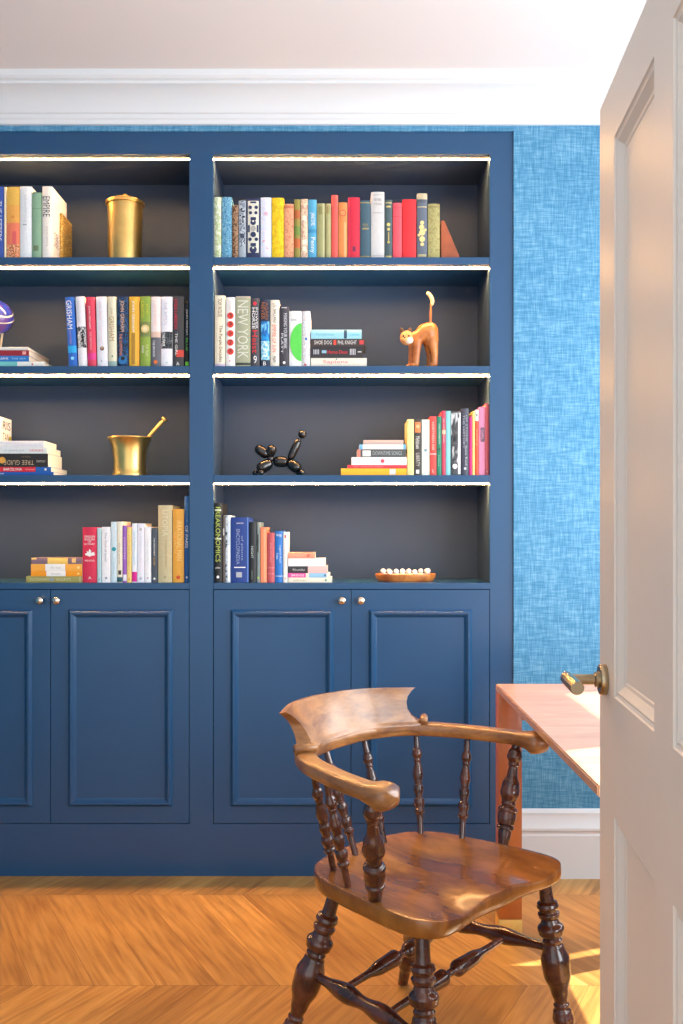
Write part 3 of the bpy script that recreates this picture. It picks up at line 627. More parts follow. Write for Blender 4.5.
z = lie(310.8, 366.8, 356.2, 365.4, z, (232,222,206), 'cream book titled Sapiens at the bottom of its stack', G, [T('Sapiens', (226,120,110), .22, .66, .3, .75), Dc((90,120,120), .46, .08, .85)], d=.15, hard=True)
z = lie(310.9, 363.0, 344.6, 356.1, z, (44,40,44), 'thick black book with red script between the cream and the thin black ones', G, [T('Homo Deus', (222,46,60), .32, .7, .35, .65), Bd((140,180,200), .21, .3, .4, .65)] + [Bd((200,200,204), a, a+.015, .3, .72) for a in (.05, .08, .11, .14)] + [Bd((200,200,204), a, a+.015, .25, .78) for a in (.75, .78, .81, .84)] + [Bd(W_, .9, .97, .48, .54)], d=.15)
z = lie(310.9, 366.0, 337.0, 344.5, z, (58,46,46), 'thin dark brown book lettered SHOE DOG in its stack', G, [T('SHOE DOG', (226,220,214), .06, .38, .25, .78), Bd((224,70,50), .41, .46, .2, .85), T('PHIL KNIGHT', (226,220,214), .49, .83, .25, .78), Bd((200,60,60), .88, .96, .25, .8)], d=.14)
z = lie(311.0, 361.6, 327.2, 336.6, z, (150,206,220), 'light blue book on top of the stack above SHOE DOG', G, [T('Factfulness', (96,170,190), .1, .45, .35, .6), Bd((40,70,96), .65, .71, .05, .95), T('OPEN', (90,180,210), .78, .95, .3, .55)], d=.14, hard=True)
# ---- third shelf, right bay
G = 'books stacked flat on the third right shelf'
z = S[2] + .0003
z = lie(341.0, 406.8, 467.9, 474.9, z, (248,178,32), 'golden orange book at the bottom of the stack on the third right shelf', G, [Bd((226,216,204), .74, .83, .1, .9)], d=.15)
z = lie(347.5, 406.8, 464.4, 467.8, z, (214,56,70), 'thin red book above the golden orange one, third right shelf', G, [T('the seasons table', (240,150,150), .1, .6, .3, .7)], d=.14)
z = lie(351.6, 406.8, 456.4, 464.3, z, (240,232,230), 'thick white book in the middle of the stack on the third right shelf', G, [T('MOSCOW 1941', (214,206,208), .06, .48, .25, .75), Dc((196,70,90), .56, .25), T('LIFE', (214,206,208), .65, .9, .3, .7)], d=.14)
z = lie(357.2, 405.8, 448.4, 456.3, z, (78,82,84), 'dark grey book with a white label, third right shelf stack', G, [Bd((206,130,114), 0, .07), Bd((226,226,214), .11, .28, .1, .85), T('DOWNTIME SONGS', (170,176,176), .32, .92, .25, .75)], d=.13)
z = lie(359.4, 406.0, 443.4, 448.3, z, (238,224,218), 'pinkish white book with blue ends, second from the top on the third right shelf stack', G, [Bd((110,176,214), 0, .07), Bd((110,176,214), .94, 1)], d=.13)
z = lie(363.6, 403.6, 438.9, 443.3, z, (196,170,162), 'dusty pink small book on top of the stack on the third right shelf', G, d=.11)
G = 'books standing on the third right shelf'
L = 2
std(407.3, 413.9, 419.2, L, (238,220,150), 'pale yellow book next to the flat stack, left end of its row', G, [T('SNOWFALL', (220,206,140), .3, .7, .35, .6), Dc((190,180,100), .94, .12)], d=.16, hard=False)
std(414.1, 421.4, 419.8, L, (60,54,50), 'dark brown book with an orange portrait at its head', G, [Bd((226,126,70), .04, .23, .1, .9), Dc((250,180,130), .12, .25), T('Meltdown', (226,222,214), .3, .52, .2, .8), T('LIBERTY', (206,202,190), .6, .84, .25, .75), Bd(W_, .9, .97, .25, .7)], d=.13, hard=False)
std(421.7, 429.6, 419.6, L, (222,230,214), 'pale green-white book with a small grey emblem, left of the red one', G, [Dc((120,150,160), .55, .2), Bd((200,214,190), 0, 1, .85, 1)], d=.13, hard=False)
std(429.9, 436.6, 416.2, L, (214,74,66), 'red book with pale lettering and a white line, third right shelf', G, [T('NORTHERN INK', (246,200,180), .1, .58, .3, .65), Bd(W_, .635, .645), T('L', W_, .9, .95, .4, .6, 'h')], d=.13, hard=False)
std(436.9, 441.6, 416.4, L, (26,124,94), 'green book squeezed between red and crimson ones, third right shelf', G, [T('OPEN FORESTRY', (200,230,210), .12, .48, .35, .65), Dc((20,80,60), .56, .3), T('tales', (150,206,180), .65, .85, .3, .6)], d=.13, hard=False)
std(441.9, 445.7, 410.8, L, (196,64,88), 'thin crimson book left of the turquoise one, third right shelf', G, [T('SILVERLAND', (240,190,190), .12, .5, .3, .65), Bd((230,190,150), .3, .36)], d=.14, hard=False)
std(445.9, 450.6, 410.9, L, (130,196,206), 'turquoise book on the third right shelf', G, [T('blue yonder', (170,220,226), .3, .7, .35, .6)], d=.14, hard=False)
std(450.9, 461.0, 411.4, L, (70,70,74), 'black and white photographic book, wide, third right shelf', G, [Bd(blotch([(40,40,44),(90,92,94),(60,62,66),(214,216,218)], 22, 'noise', interp='LINEAR', stretch=(1.6,1,.5)), .02, .99, .02, .98), Bd((206,208,208), .1, .98, .72, .97), Dc((236,236,236), .86, .25, .4)], d=.14)
std(461.3, 469.0, 408.3, L, (66,68,84), 'dark slate book with grey lettering, taller than the photographic one', G, [T('THE HISTORY', (170,170,182), .1, .6, .2, .45), T('OF STONE', (160,160,176), .1, .5, .55, .8), T('Anna Reid', (190,190,200), .55, .85, .5, .75), Dc((200,200,210), .9, .18)], d=.15)
std(469.2, 472.2, 416.4, L, (206,34,120), 'thin magenta book, third right shelf', G, d=.13, hard=False)
std(472.4, 474.9, 411.0, L, (244,218,130), 'thin light yellow book between magenta and orange ones', G, d=.15, hard=False)
std(475.1, 478.7, 409.8, L, (228,84,48), 'thin orange-red book with a white head, third right shelf', G, [Bd((228,226,220), 0, .17), Bd((120,120,120), .06, .1, .3, .7), T('KAFKA', (250,180,140), .3, .55, .3, .6)], d=.15, hard=False)
std(478.9, 485.0, 407.0, L, (238,140,178), 'pink book with a dark grey label, third right shelf', G, [Bd((110,84,104), .3, .51, .25, .95), T('GIRL', (226,160,190), .33, .48, .4, .8)], d=.16, hard=False)
std(485.2, 489.0, 403.8, L, (238,112,122), 'tall salmon-pink book at the right end against the bookcase side', G, [Dc((250,180,190), .95, .2)], d=.16, hard=False)
# ---- bottom shelf, right bay
G = 'books standing on the worktop at right'
L = 3
std(213.9, 222.0, 503.0, L, (26,28,28), 'tall black book with lime and white block letters, left end of the bottom right row', G, [T('FREAKONOMICS', (186,200,90), .05, .74, .2, .8), Bd((220,224,210), .08, .1, .1, .9), Bd((220,224,210), .44, .46, .1, .9), T('pulse', W_, .8, .83, .2, .8, 'h'), Dc(W_, .93, .18)], d=.17)
std(222.2, 224.8, 515.0, L, (84,70,64), 'very thin brown book right of the tall black one', G, [Bd((200,196,190), .2, .3, .3, .8)], d=.16)
std(225.0, 230.4, 515.2, L, (188,198,208), 'thin silver-grey book left of the wide royal blue one', G, [Bd(blotch([(70,74,80),(200,208,214),(226,230,234)], 70, 'noise'), .02, .98, .05, .45), Bd((236,240,244), .45, .98, .5, .9)], d=.16)
std(230.7, 248.9, 517.4, L, (28,60,134), 'wide royal blue book, the broadest of the bottom right row', G, [T('GARDEN', W_, .08, .1, .3, .7, 'h'), T('ENCYCLOPAEDIA', (150,164,196), .18, .72, .3, .5), T('of plants', (150,164,196), .28, .66, .55, .7), Bd(W_, .76, .775, .18, .82), Bd((176,180,186), .84, .92, .3, .62), Bd((80,120,190), 0, 1, .9, .97)], d=.17)
std(249.2, 256.2, 522.0, L, (36,38,42), 'black book right of the wide royal blue one', G, [T('NIGHT', (190,206,200), .4, .6, .25, .6), Bd((90,100,90), .8, .95, .3, .5)], d=.16)
std(256.4, 260.1, 522.2, L, (120,134,132), 'thin grey-green book right of the black one, bottom right row', G, [Bd((40,44,40), .2, .5, .2, .6), Dc((180,200,60), .92, .3)], d=.17)
std(260.4, 267.0, 527.2, L, (240,140,98), 'salmon orange book in the bottom right row', G, [Bd((248,166,124), .03, .98, .5, .8)], d=.15, hard=False)
std(267.2, 274.7, 532.8, L, (192,84,92), 'dusty rose book left of the blue one, bottom right row', G, [T('SENSE AND FOLLY', (232,160,160), .2, .6, .4, .6), Bd((232,160,160), .7, .71), Bd((232,160,160), .82, .83)], d=.14)
std(275.0, 282.9, 531.0, L, (42,116,196), 'blue book with white lettering and a white line at its foot, bottom right row', G, [T('Nudge', W_, .05, .12, .15, .85, 'h'), T('Lagoon Reef', (220,236,250), .28, .62, .5, .8), T('Tales', (220,236,250), .42, .55, .15, .4), Bd(W_, .87, .88)], d=.15)
std(283.2, 287.6, 532.0, L, (240,236,228), 'white book at the right end of the bottom right row, beside the small flat stack', G, [Bd((200,90,80), .06, .12, .3, .7), T('weather', (200,196,190), .2, .7, .35, .6), Dc((220,120,80), .92, .16)], d=.15, hard=False)
G = 'small paperbacks stacked flat on the worktop at right'
z = S[3] + .0003
z = lie(288.2, 332.0, 577.9, 583.0, z, (240,226,204), 'cream paperback at the bottom of the small stack on the right worktop', G, [T('CLAIRE A. NEW', (200,196,150), .12, .42, .3, .7), Dc((60,150,120), .86, .2)], d=.115)
z = lie(288.2, 330.0, 573.4, 577.8, z, (244,226,206), 'pink and light blue paperback, second up in the small stack on the right worktop', G, [Bd((236,80,160), 0, .42), T('BRIDGE', W_, .08, .38, .25, .75), Bd((150,196,224), .5, .92), Dc((60,110,140), .88, .25)], d=.11)
z = lie(288.2, 327.6, 566.4, 573.3, z, (246,190,182), 'black and pink paperback in the middle of the small stack on the right worktop', G, [Bd((54,50,54), 0, .5), T('Rhumba', (206,206,206), .12, .42, .35, .65)], d=.11)
z = lie(288.2, 325.4, 558.4, 566.3, z, (240,240,238), 'white paperback, second from the top of the small stack on the right worktop', G, [T('Inconceivable', (206,206,210), .15, .6, .35, .6)], d=.11)
z = lie(288.2, 315.0, 552.4, 558.3, z, (246,156,126), 'short salmon book on top of the small stack on the right worktop', G, [T('la perla', (250,196,170), .2, .55, .3, .65), Dc((220,110,90), .75, .3)], d=.1)

# ------------------------------------------------------------------ brassware
Yc = 3.49
k = Yc / F
can = empty('brass_canister', (PX(125, Yc), Yc, S[0]+.0003))
tag(can, 'round lidded brass canister on the top left shelf', 'canister')
hc = PZ(203, Yc) - S[0]
MB().lathe((0,0,0), (0,0,hc), [(0, 15.8*k), (.02, 16.2*k), (.5, 16.8*k), (.97, 17.6*k), (1, 17.5*k)], seg=48).build('body', BRASS, can)
mb = MB(); mb.lathe((0,0,hc-.012), (0,0,hc+.020), [(0, 18.6*k), (.08, 19.3*k), (.4, 19.2*k), (.46, 18.2*k), (.6, 16.5*k), (.8, 10*k), (1, 3*k)], seg=48, sub=2)
mb.build('lid', BRASS, can)
MB().lathe((0,0,hc+.018), (0,0,hc+.034), [(0, .004), (.25, .004), (.6, .009), (.85, .007), (1, .001)], seg=20).build('lid_knob', BRASS, can)
mor = empty('mortar', (PX(129.7, Yc), Yc, S[2]+.0003))
tag(mor, 'flared brass mortar on the third left shelf', 'mortar')
hm = PZ(437.5, Yc) - S[2]
mb = MB(); prof = [(0, 16.6*k), (.05, 17*k), (.09, 16.3*k), (.2, 15.7*k), (.35, 15.7*k), (.5, 16.0*k), (.62, 16.6*k), (.72, 17.3*k), (.8, 18.2*k), (.87, 19.4*k), (.93, 20.8*k), (.97, 21.8*k), (1, 21.5*k)]
mb.lathe((0,0,0), (0,0,hm), prof, seg=48, sub=1, cap=False)
mb.lathe((0,0,hm), (0,0,.012), [(0, 21.5*k), (.06, 18.5*k), (.3, 14.2*k), (.9, 12*k), (1, .0005)], seg=48, cap=False)
bmesh.ops.create_circle(mb.bm, cap_ends=True, segments=48, radius=16.6*k)
bmesh.ops.remove_doubles(mb.bm, verts=mb.bm.verts, dist=.0003)
mb.build('bowl', BRASS, mor)
ps = empty('pestle', (PX(129.7, Yc), Yc, S[2]+.0003))
tag(ps, 'brass pestle leaning in the flared mortar', 'pestle')
a = Vector((-.031, 0, .031)); b_ = Vector((PX(166, Yc)-PX(129.7, Yc), -.0, PZ(417.5, Yc)-S[2]))
MB().lathe(a, b_, [(0, .002), (.03, .012), (.12, .0125), (.3, .008), (.55, .0066), (.9, .0082), (.93, .0062), (.955, .012), (.98, .0115), (1, .003)], seg=24).build('pestle_rod', BRASS, ps)

# ------------------------------------------------------------------ wooden cat figurine
Yt = 3.445
def Q(x, y, dy=0.0): return Vector((PX(x, Yt), Yt + dy, PZ(y, Yt)))
cat = empty('cat_figurine', (PX(424, Yt), Yt, S[1]+.0003))
tag(cat, 'carved wooden cat figurine with arched back and raised tail on the second right shelf', 'figurine')
def skin_obj(name, verts, edges, radii, mat, parent, root=0, sub=2):
    me = bpy.data.meshes.new(name); me.from_pydata([tuple(v) for v in verts], edges, [])
    ob = bpy.data.objects.new(name, me); COL.objects.link(ob)
    md = ob.modifiers.new('s', 'SKIN'); md.use_smooth_shade = True
    for i, r in enumerate(radii):
        sv = me.skin_vertices[0].data[i]; sv.radius = r if isinstance(r, tuple) else (r, r); sv.use_root = (i == root)
    ms = ob.modifiers.new('d', 'SUBSURF'); ms.levels = sub; ms.render_levels = sub
    dg = bpy.context.evaluated_depsgraph_get()
    m2 = bpy.data.meshes.new_from_object(ob.evaluated_get(dg))
    bpy.data.objects.remove(ob)
    m2.name = name; m2.materials.clear(); m2.materials.append(mat); m2.shade_smooth()
    o2 = bpy.data.objects.new(name, m2); COL.objects.link(o2); o2.parent = parent
    return o2
zf = S[1]
def QL(x, y, dy=0.0):
    v = Q(x, y, dy) - cat.location; v.z = max(v.z, .004); return v
def fused(name, caps, mat, parent, vox=.0022, smooth=6):
    mb = MB()
    for a, ra, b, rb_ in caps:
        a = Vector(a); b = Vector(b); n_ = 8
        for i in range(n_+1):
            t = i/n_; rr = ra+(rb_-ra)*t; mb.ellipsoid(a.lerp(b, t), (rr,)*3 if not isinstance(rr, tuple) else rr, seg=14, rg=8)
    me = bpy.data.meshes.new(name); mb.bm.to_mesh(me); mb.bm.free()
    ob = bpy.data.objects.new(name, me); COL.objects.link(ob)
    md = ob.modifiers.new('r', 'REMESH'); md.mode = 'VOXEL'; md.voxel_size = vox; md.use_smooth_shade = True
    ms = ob.modifiers.new('s', 'SMOOTH'); ms.iterations = smooth; ms.factor = .6
    m2 = bpy.data.meshes.new_from_object(ob.evaluated_get(bpy.context.evaluated_depsgraph_get()))
    bpy.data.objects.remove(ob)
    m2.materials.clear(); m2.materials.append(mat); m2.shade_smooth()
    o2 = bpy.data.objects.new(name, m2); COL.objects.link(o2); o2.parent = parent
    return o2
caps = [(QL(425, 332.5), .033, QL(429, 331.5), .034), (QL(429, 332.5), .034, QL(430.5, 340), .029), (QL(425, 333.5), .032, QL(418.5, 337.5), .027),
        (QL(418.5, 337), .026, QL(409, 338.5, -.006), .015)]
for dy, (k1, f1), (k2, f2) in ((-.013, (433.0, 434.0), (416.8, 415.6)), (.015, (430, 430.6), (413.6, 411.8))):
    caps += [(QL(k1-1, 341, dy*.7), .022, QL(f1, 353, dy), .0145), (QL(f1, 353, dy), .0145, QL(f1, 364.5, dy), .0125), (QL(f1-1.5, 366, dy), .0105, QL(f1-2.6, 366, dy-.002), .0095)]
    caps += [(QL(k2, 342, dy*.7), .019, QL(f2+.6, 354, dy), .0135), (QL(f2+.6, 354, dy), .0135, QL(f2, 364.5, dy), .012), (QL(f2-1.5, 366, dy), .0105, QL(f2-3.2, 366, dy-.003), .0095)]
caps = [(Vector((a.x, a.y, max(a.z, ra))), ra, Vector((b.x, b.y, max(b.z, rb_))), rb_) for a, ra, b, rb_ in caps]
fused('body', caps, CATW, cat)
hd = QL(406.5, 338.5, -.010)
mb = MB(); mb.ellipsoid(hd, (.0245, .024, .0265)); mb.ellipsoid(hd + Vector((-.008, -.019, -.009)), (.011, .009, .008))
hobj = mb.build('head', plain((226, 158, 96), rough=.42, var=.12, scale=40), cat)
mb = MB(); mb.ellipsoid(hd + Vector((.007, -.0105, -.011)), (.0165, .0155, .013)); mb.build('white_cheek', plain((236,222,206), rough=.45), hobj)
for dx in (-.016, .010):
    MB().lathe(hd + Vector((dx, .001, .0200)), hd + Vector((dx*1.25, -.001, .038)), [(0,.009),(.5,.007),(1,.0015)], seg=12).build('ear', plain((70,44,26), rough=.5), hobj)
for dx in (-.014, .006):
    MB().ellipsoid(hd + Vector((dx, -.0222, .003)), (.0035, .0025, .0042), seg=12, rg=8).build('eye', plain((30,24,22), rough=.2), hobj)
MB().ellipsoid(hd + Vector((-.009, -.0285, -.004)), (.0035, .0025, .0028), seg=12, rg=8).build('nose', plain((50,30,24), rough=.3), hobj)
tb = QL(430.5, 323); t1 = QL(431, 304)
MB().lathe(tb, t1, [(0,.0052),(.15,.0035),(.5,.0042),(.9,.0035),(1,.005)], seg=12).build('tail_rod', CATW, cat)
TV = [QL(431.3, 306), QL(432.5, 302.5), QL(432, 298.5), QL(429.6, 294.6), QL(426.2, 292)]
skin_obj('tail_tip', TV, [(0,1),(1,2),(2,3),(3,4)], [.005,.0085,.0085,.0082,.0072], plain((222,190,150), rough=.45, var=.1), cat)

# ------------------------------------------------------------------ black balloon-animal figurine
Yd = 3.45
dog = empty('balloon_animal_figurine', (PX(278, Yd), Yd, S[2]+.0003))
tag(dog, 'glossy black twisted-balloon animal figurine on the third right shelf', 'figurine')
def QD(x, y, dy=0.0):
    v = Vector((PX(x, Yd), Yd+dy, PZ(y, Yd))) - dog.location; return v
def sausage(mb, a, b, r):
    a = Vector(a); b = Vector(b); L_ = (b-a).length
    mb.lathe(a, b, [(0,.0022),(.05,r*.55),(.16,r*.88),(.35,r),(.65,r),(.84,r*.88),(.95,r*.55),(1,.0022)], seg=20, sub=3)
    return mb
pxm = Yd/F
def seg_part(name, a, b, r):
    r *= 1.22
    sausage(MB(), a, b, r).build(name, BLACKCH, dog)
zg = lambda v: Vector((v.x, v.y, max(v.z, 4.0*pxm)))
seg_part('body', QD(273, 461.5), QD(288.5, 462), 4.6*pxm)
seg_part('neck', QD(273, 461), QD(268, 456.5), 3*pxm)
seg_part('snout', QD(268.5, 456.5), QD(255.5, 446.5), 4.2*pxm)
for dy in (-.014, .014):
    seg_part('ear', QD(269, 456.5), QD(273.5, 445.5, dy), 3.9*pxm)
    a = QD(272, 462, dy*.2); m_ = zg(QD(257.5, 470.5, dy*1.4))
    seg_part('front_leg', a, m_, 4.7*pxm)
    f0 = zg(QD(261.5 if dy < 0 else 255, 471.5, dy*1.5)); MB().ellipsoid((f0.x, f0.y-.004, 3.1*pxm), (3.2*pxm, 3.2*pxm, 3.1*pxm)).build('foot', BLACKCH, dog)
    a = QD(288.5, 462, dy*.2); m_ = zg(QD(300, 470.5, dy*1.4))
    seg_part('hind_leg', a, m_, 4.6*pxm)
    MB().ellipsoid((QD(302 if dy < 0 else 299, 0).x, dy*1.5-.004, 3.1*pxm), (3.2*pxm, 3.2*pxm, 3.1*pxm)).build('foot', BLACKCH, dog)
seg_part('tail', QD(289, 461), QD(299.5, 438.5), 3.3*pxm)
MB().ellipsoid(QD(302.3, 434.3), (4.3*pxm,)*3, seg=24, rg=16).build('tail_ball', BLACKCH, dog)

# ------------------------------------------------------------------ tray with white balls
Yr = 3.49; kr = Yr/F
tray = empty('wooden_tray', (PX(405.5, Yr), Yr, S[3]+.0003))
tag(tray, 'shallow oval wooden tray of white balls on the right worktop', 'tray')
mb = MB(); rings = []
def oval(rx, ry, z, n=48, wob=.0):
    return [(rx*math.cos(2*PI*i/n)*(1+wob*math.sin(5*2*PI*i/n)), ry*math.sin(2*PI*i/n), z) for i in range(n)]
RX, RY = 30.4*kr, .055
for sx, z_ in ((.84,0),(.9,.001),(.965,.010),(1,.022),(1,.026),(.975,.0275),(.95,.025),(.9,.012),(.7,.009)):
    rings.append(oval(RX*sx, RY*(sx-.02), z_, wob=.01))
mb.loft(rings); mb.build('tray_body', TRAYW, tray)
ballm = plain((248,240,230), rough=.35, var=.02)
br = .0095; spots = []
for r_ in range(-1, 2):
    nx = 9 if r_ == 0 else 8
    for i in range(nx):
        spots.append(((i-(nx-1)/2)*.0212 + random.uniform(-.0006,.0006), r_*.0205, .0095+br))
for i in range(8):
    for yy in (-.0102, .0103):
        if (i, yy < 0) in ((6, True), (2, False), (5, False)): continue
        spots.append(((i-3.5)*.0225 + random.uniform(-.0035,.0035), yy + random.uniform(-.002,.002), .0095+br+.0155+random.uniform(-.002,.003)))
b0 = None
for p in spots:
    if b0 is None:
        b0 = MB().ellipsoid((0,0,0), (br,)*3, seg=20, rg=14).build('white_ball', ballm)
        tag(b0, 'small white ball heaped with others in the oval wooden tray', 'ball', 'white balls in the wooden tray'); o = b0
    else:
        o = b0.copy(); COL.objects.link(o)
    o.location = Vector(p) + tray.location

# ------------------------------------------------------------------ desk
dk = empty('desk', (.47, 2.3, 0))
tag(dk, 'cherry-coloured wooden desk with brass-tipped leg behind the chair', 'desk')
def Pd(mb, name, mat, par=dk, **kk):
    bmesh.ops.translate(mb.bm, verts=mb.bm.verts, vec=(-.47, -2.3, 0)); return mb.build(name, mat, par, **kk)
DX0, DX1, DY0, DY1, DZ = .47, 1.24, 1.762, 2.93, .746
mb = MB(); poly = [(DX0+.004, DY0), (DX1, DY0), (DX1, DY1), (DX0, DY1)] 
# left edge bows very slightly
left = [(DX0 + .010*math.sin(PI*i/12), DY1 + (DY0-DY1)*i/12) for i in range(1, 12)]
mb.prism([(DX0, DY0), (DX1, DY0), (DX1, DY1), (DX0, DY1)], DZ-.022, DZ)
bmesh.ops.bevel(mb.bm, geom=list(mb.bm.edges), offset=.003, segments=2, affect='EDGES')
Pd(mb, 'desktop', DESK_GLARE, angle=30)
for x0 in (DX0, DX1-.063):
    for y0 in (DY1-.064, DY0+.04):
        if x0 == DX0 and y0 < 2: x0_ = .53
        else: x0_ = x0
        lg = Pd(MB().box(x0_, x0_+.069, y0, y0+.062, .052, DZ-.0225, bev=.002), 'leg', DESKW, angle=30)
        Pd(MB().box(x0_-.0008, x0_+.0698, y0-.0008, y0+.0628, 0.0005, .0515, bev=.002), 'brass_foot', plain((226, 190, 108), rough=.42, metal=.55, var=.05), lg, angle=30)
Pd(MB().box(DX0+.07, DX1-.07, DY1-.06, DY1-.035, DZ-.10, DZ-.0225), 'apron', DESKW, smooth=False)

# ------------------------------------------------------------------ chair
ch = empty('smokers_bow_chair', (.2, 2.18, 0), (0, 0, math.atan2(-.7, .714)))
# local frame: +x = the way the sitter faces, +y = towards the far arm
tag(ch, 'old wooden bow-back armchair with turned spindles and dark legs', 'chair')
def cr_pts(pts, n):
    P_ = [Vector(p) for p in pts]; P_ = [2*P_[0]-P_[1]] + P_ + [2*P_[-1]-P_[-2]]
    out = []
    for i in range(1, len(P_)-2):
        a, b, c, d = P_[i-1], P_[i], P_[i+1], P_[i+2]
        for j in range(n):
            t = j/n
            out.append(.5*((2*b)+(c-a)*t+(2*a-5*b+4*c-d)*t*t+(3*b-a-3*c+d)*t**3))
    out.append(P_[-2]); return out
LC = lambda u, f, z: Vector((f, u, z))
def LW(u, f, z):                      # the upper frame sits turned a few degrees on the seat, as on the old chair
    X = .2075 + u*.629 + f*.777 - .2; Y = 2.189 + u*.777 - f*.629 - 2.18
    return Vector((.714*X - .7*Y, .7*X + .714*Y, z))
# seat
half = [(0,-.238),(.07,-.234),(.14,-.218),(.195,-.188),(.232,-.13),(.250,-.05),(.262,.04),(.270,.12),(.264,.175),(.235,.208),(.18,.214),(.10,.204),(.04,.204),(0,.206)]
out = cr_pts([LC(u, f, 0) for u, f in half], 5)
outline = [(p.y*.952, p.x*.985) for p in out] + [(-p.y*.952, p.x*.985) for p in reversed(out[1:-1])]
def ztop_f(u, f):
    a = math.exp(-((abs(u)-.10)/.085)**2 - ((f+.035)/.12)**2)
    c = math.exp(-((abs(u)-.13)/.07)**2) * max(0, min(1, (f-.02)/.18))**1.3
    b = math.exp(-(u/.14)**2 - ((f+.03)/.13)**2)
    return .452 - .010*a - .010*b - .016*c
mb = MB(); rings = []
rings.append([LC(u*.95, f*.95, .412) for u, f in outline])
rings.append([LC(u*.982, f*.982, .413) for u, f in outline])
rings.append([LC(u*.994, f*.994, .418) for u, f in outline])
rings.append([LC(u, f, .428) for u, f in outline])
rings.append([LC(u, f, ztop_f(u, f)-.006) for u, f in outline])
rings.append([LC(u*.995, f*.995, ztop_f(u, f)-.001) for u, f in outline])
for s_ in (.98, .95, .9, .82, .72, .6, .48, .36, .24, .12, .02):
    rings.append([LC(u*s_, f*s_, ztop_f(u*s_, f*s_)) for u, f in outline])
mb.loft(rings); mb.build('seat', SEATW, ch, angle=60)
# legs
LEG = [(0,.0145),(.10,.0155),(.135,.0165),(.145,.0235),(.165,.0255),(.180,.0225),(.190,.021),(.205,.0255),(.222,.024),(.235,.0185),(.25,.021),(.285,.031),(.315,.029),(.34,.019),(.352,.0225),(.37,.021),
       (.385,.024),(.46,.0335),(.54,.032),(.64,.0205),(.70,.0150),(.712,.0185),(.728,.017),(.75,.0215),(.79,.025),(.84,.0215),(.90,.0150),(1,.0135)]
legs = [((-.22,.16),(-.255,.205)), ((.22,.16),(.255,.205)), ((-.175,-.125),(-.245,-.235)), ((.17,-.15),(.255,-.30))]
def legpt(i, z):
    (a, b), (c, d) = legs[i]; t = (.412-z)/.412
    return LC(a+(c-a)*t, b+(d-b)*t, z)
for i in range(4):
    MB().lathe(legpt(i, .412), legpt(i, .0004), LEG, seg=28, sub=4).build('leg', DARKW, ch)
STR = [(0,.008),(.06,.009),(.3,.019),(.46,.0125),(.5,.0145),(.54,.0125),(.7,.019),(.94,.009),(1,.008)]
zs = (.188, .205)
sL = (legpt(2, .222), legpt(0, .215)); sR = (legpt(3, .228), legpt(1, .245))
for a, b in (sL, sR):
    MB().lathe(a, b, [(0,.0085),(.12,.010),(.35,.0205),(.5,.014),(.65,.0205),(.88,.010),(1,.0085)], seg=20, sub=6).build('side_stretcher', DARKW, ch)
CRS = [(0,.0075),(.2,.0085),(.32,.0165),(.44,.0185),(.485,.0085),(.5,.0085),(.515,.0085),(.56,.0185),(.68,.0165),(.8,.0085),(1,.0075)]
for t in (.30, .68):
    MB().lathe(sL[0].lerp(sL[1], t), sR[0].lerp(sR[1], t), CRS, seg=20, sub=5).build('cross_stretcher', DARKW, ch)
# arm bow
hb_ = [(-.317,.132),(-.322,.07),(-.298,-.02),(-.271,-.089),(-.245,-.146),(-.203,-.206),(-.14,-.256),(-.049,-.279),(.03,-.284),(.103,-.279),(.18,-.253),(.238,-.20),(.27,-.13),(.284,-.075),(.295,.0),(.299,.06),(.295,.142)]
bp = cr_pts([LW(u, f, .698) for u, f in hb_], 5)
mb = MB(); rings = []; n = len(bp)
cum = [0]
for i in range(1, n): cum.append(cum[-1] + (bp[i]-bp[i-1]).length)
Lt = cum[-1]
for i in range(n):
    s_ = min(cum[i], Lt-cum[i])
    tg = (bp[min(i+1, n-1)] - bp[max(i-1, 0)]).normalized(); nr = Vector((-tg.y, tg.x, 0))
    wd, ht, dz = .024, .0165, 0.0
    if s_ < .075:
        q = s_/.075
        if q > .62: e = (1-q)/.38; wd = .024 + .008*e; ht = .0165 + .006*e
        else:
            e = math.sqrt(max(0, 1-((.62-q)/.62)**3.2)) if q < .62 else 1
            wd = .002+.0345*e; ht = .002 + .0235*e; dz = -.004
    ring = []
    for k_ in range(20):
        a = 2*PI*k_/20; c, s2 = math.cos(a), math.sin(a)
        ring.append(bp[i] + nr*wd*math.copysign(abs(c)**.5, c) + Vector((0,0,dz + ht*math.copysign(abs(s2)**.5, s2))))
    rings.append(ring)
mb.loft(rings); mb.build('arm_bow', ARMW, ch, angle=60)
# crest
def crest_e(t):
    pts = [(0,1.04),(.10,1.04),(.17,1.0),(.20,.965),(.3,.915),(.5,.885),(.68,.895),(.82,.93),(.93,.985),(1,1.045)]
    for (a, x), (b, y) in zip(pts, pts[1:]):
        if t <= b: return x + (y-x)*(t-a)/(b-a)
    return pts[-1][1]
def curve_at(P_, q):
    q = q*(len(P_)-1)/2 + (len(P_)-1)/2
    i = max(0, min(len(P_)-2, int(math.floor(q)))); t = q - i
    b, c = Vector(P_[i]), Vector(P_[i+1])
    a = Vector(P_[i-1]) if i > 0 else 2*b-c
    d = Vector(P_[i+2]) if i < len(P_)-2 else 2*c-b
    return .5*((2*b)+(c-a)*t+(2*a-5*b+4*c-d)*t*t+(3*b-a-3*c+d)*t**3)
CT = [(-.224,-.256),(-.125,-.308),(0,-.325),(.13,-.297),(.235,-.222)]
CBt = [(-.195,-.214),(-.11,-.266),(.01,-.284),(.13,-.272),(.245,-.196)]
def crest_bot(phi): return curve_at(CBt, phi)
def crest_top(phi): return curve_at(CT, phi)
mb = MB(); NT, NP = 22, 48
grid = {}
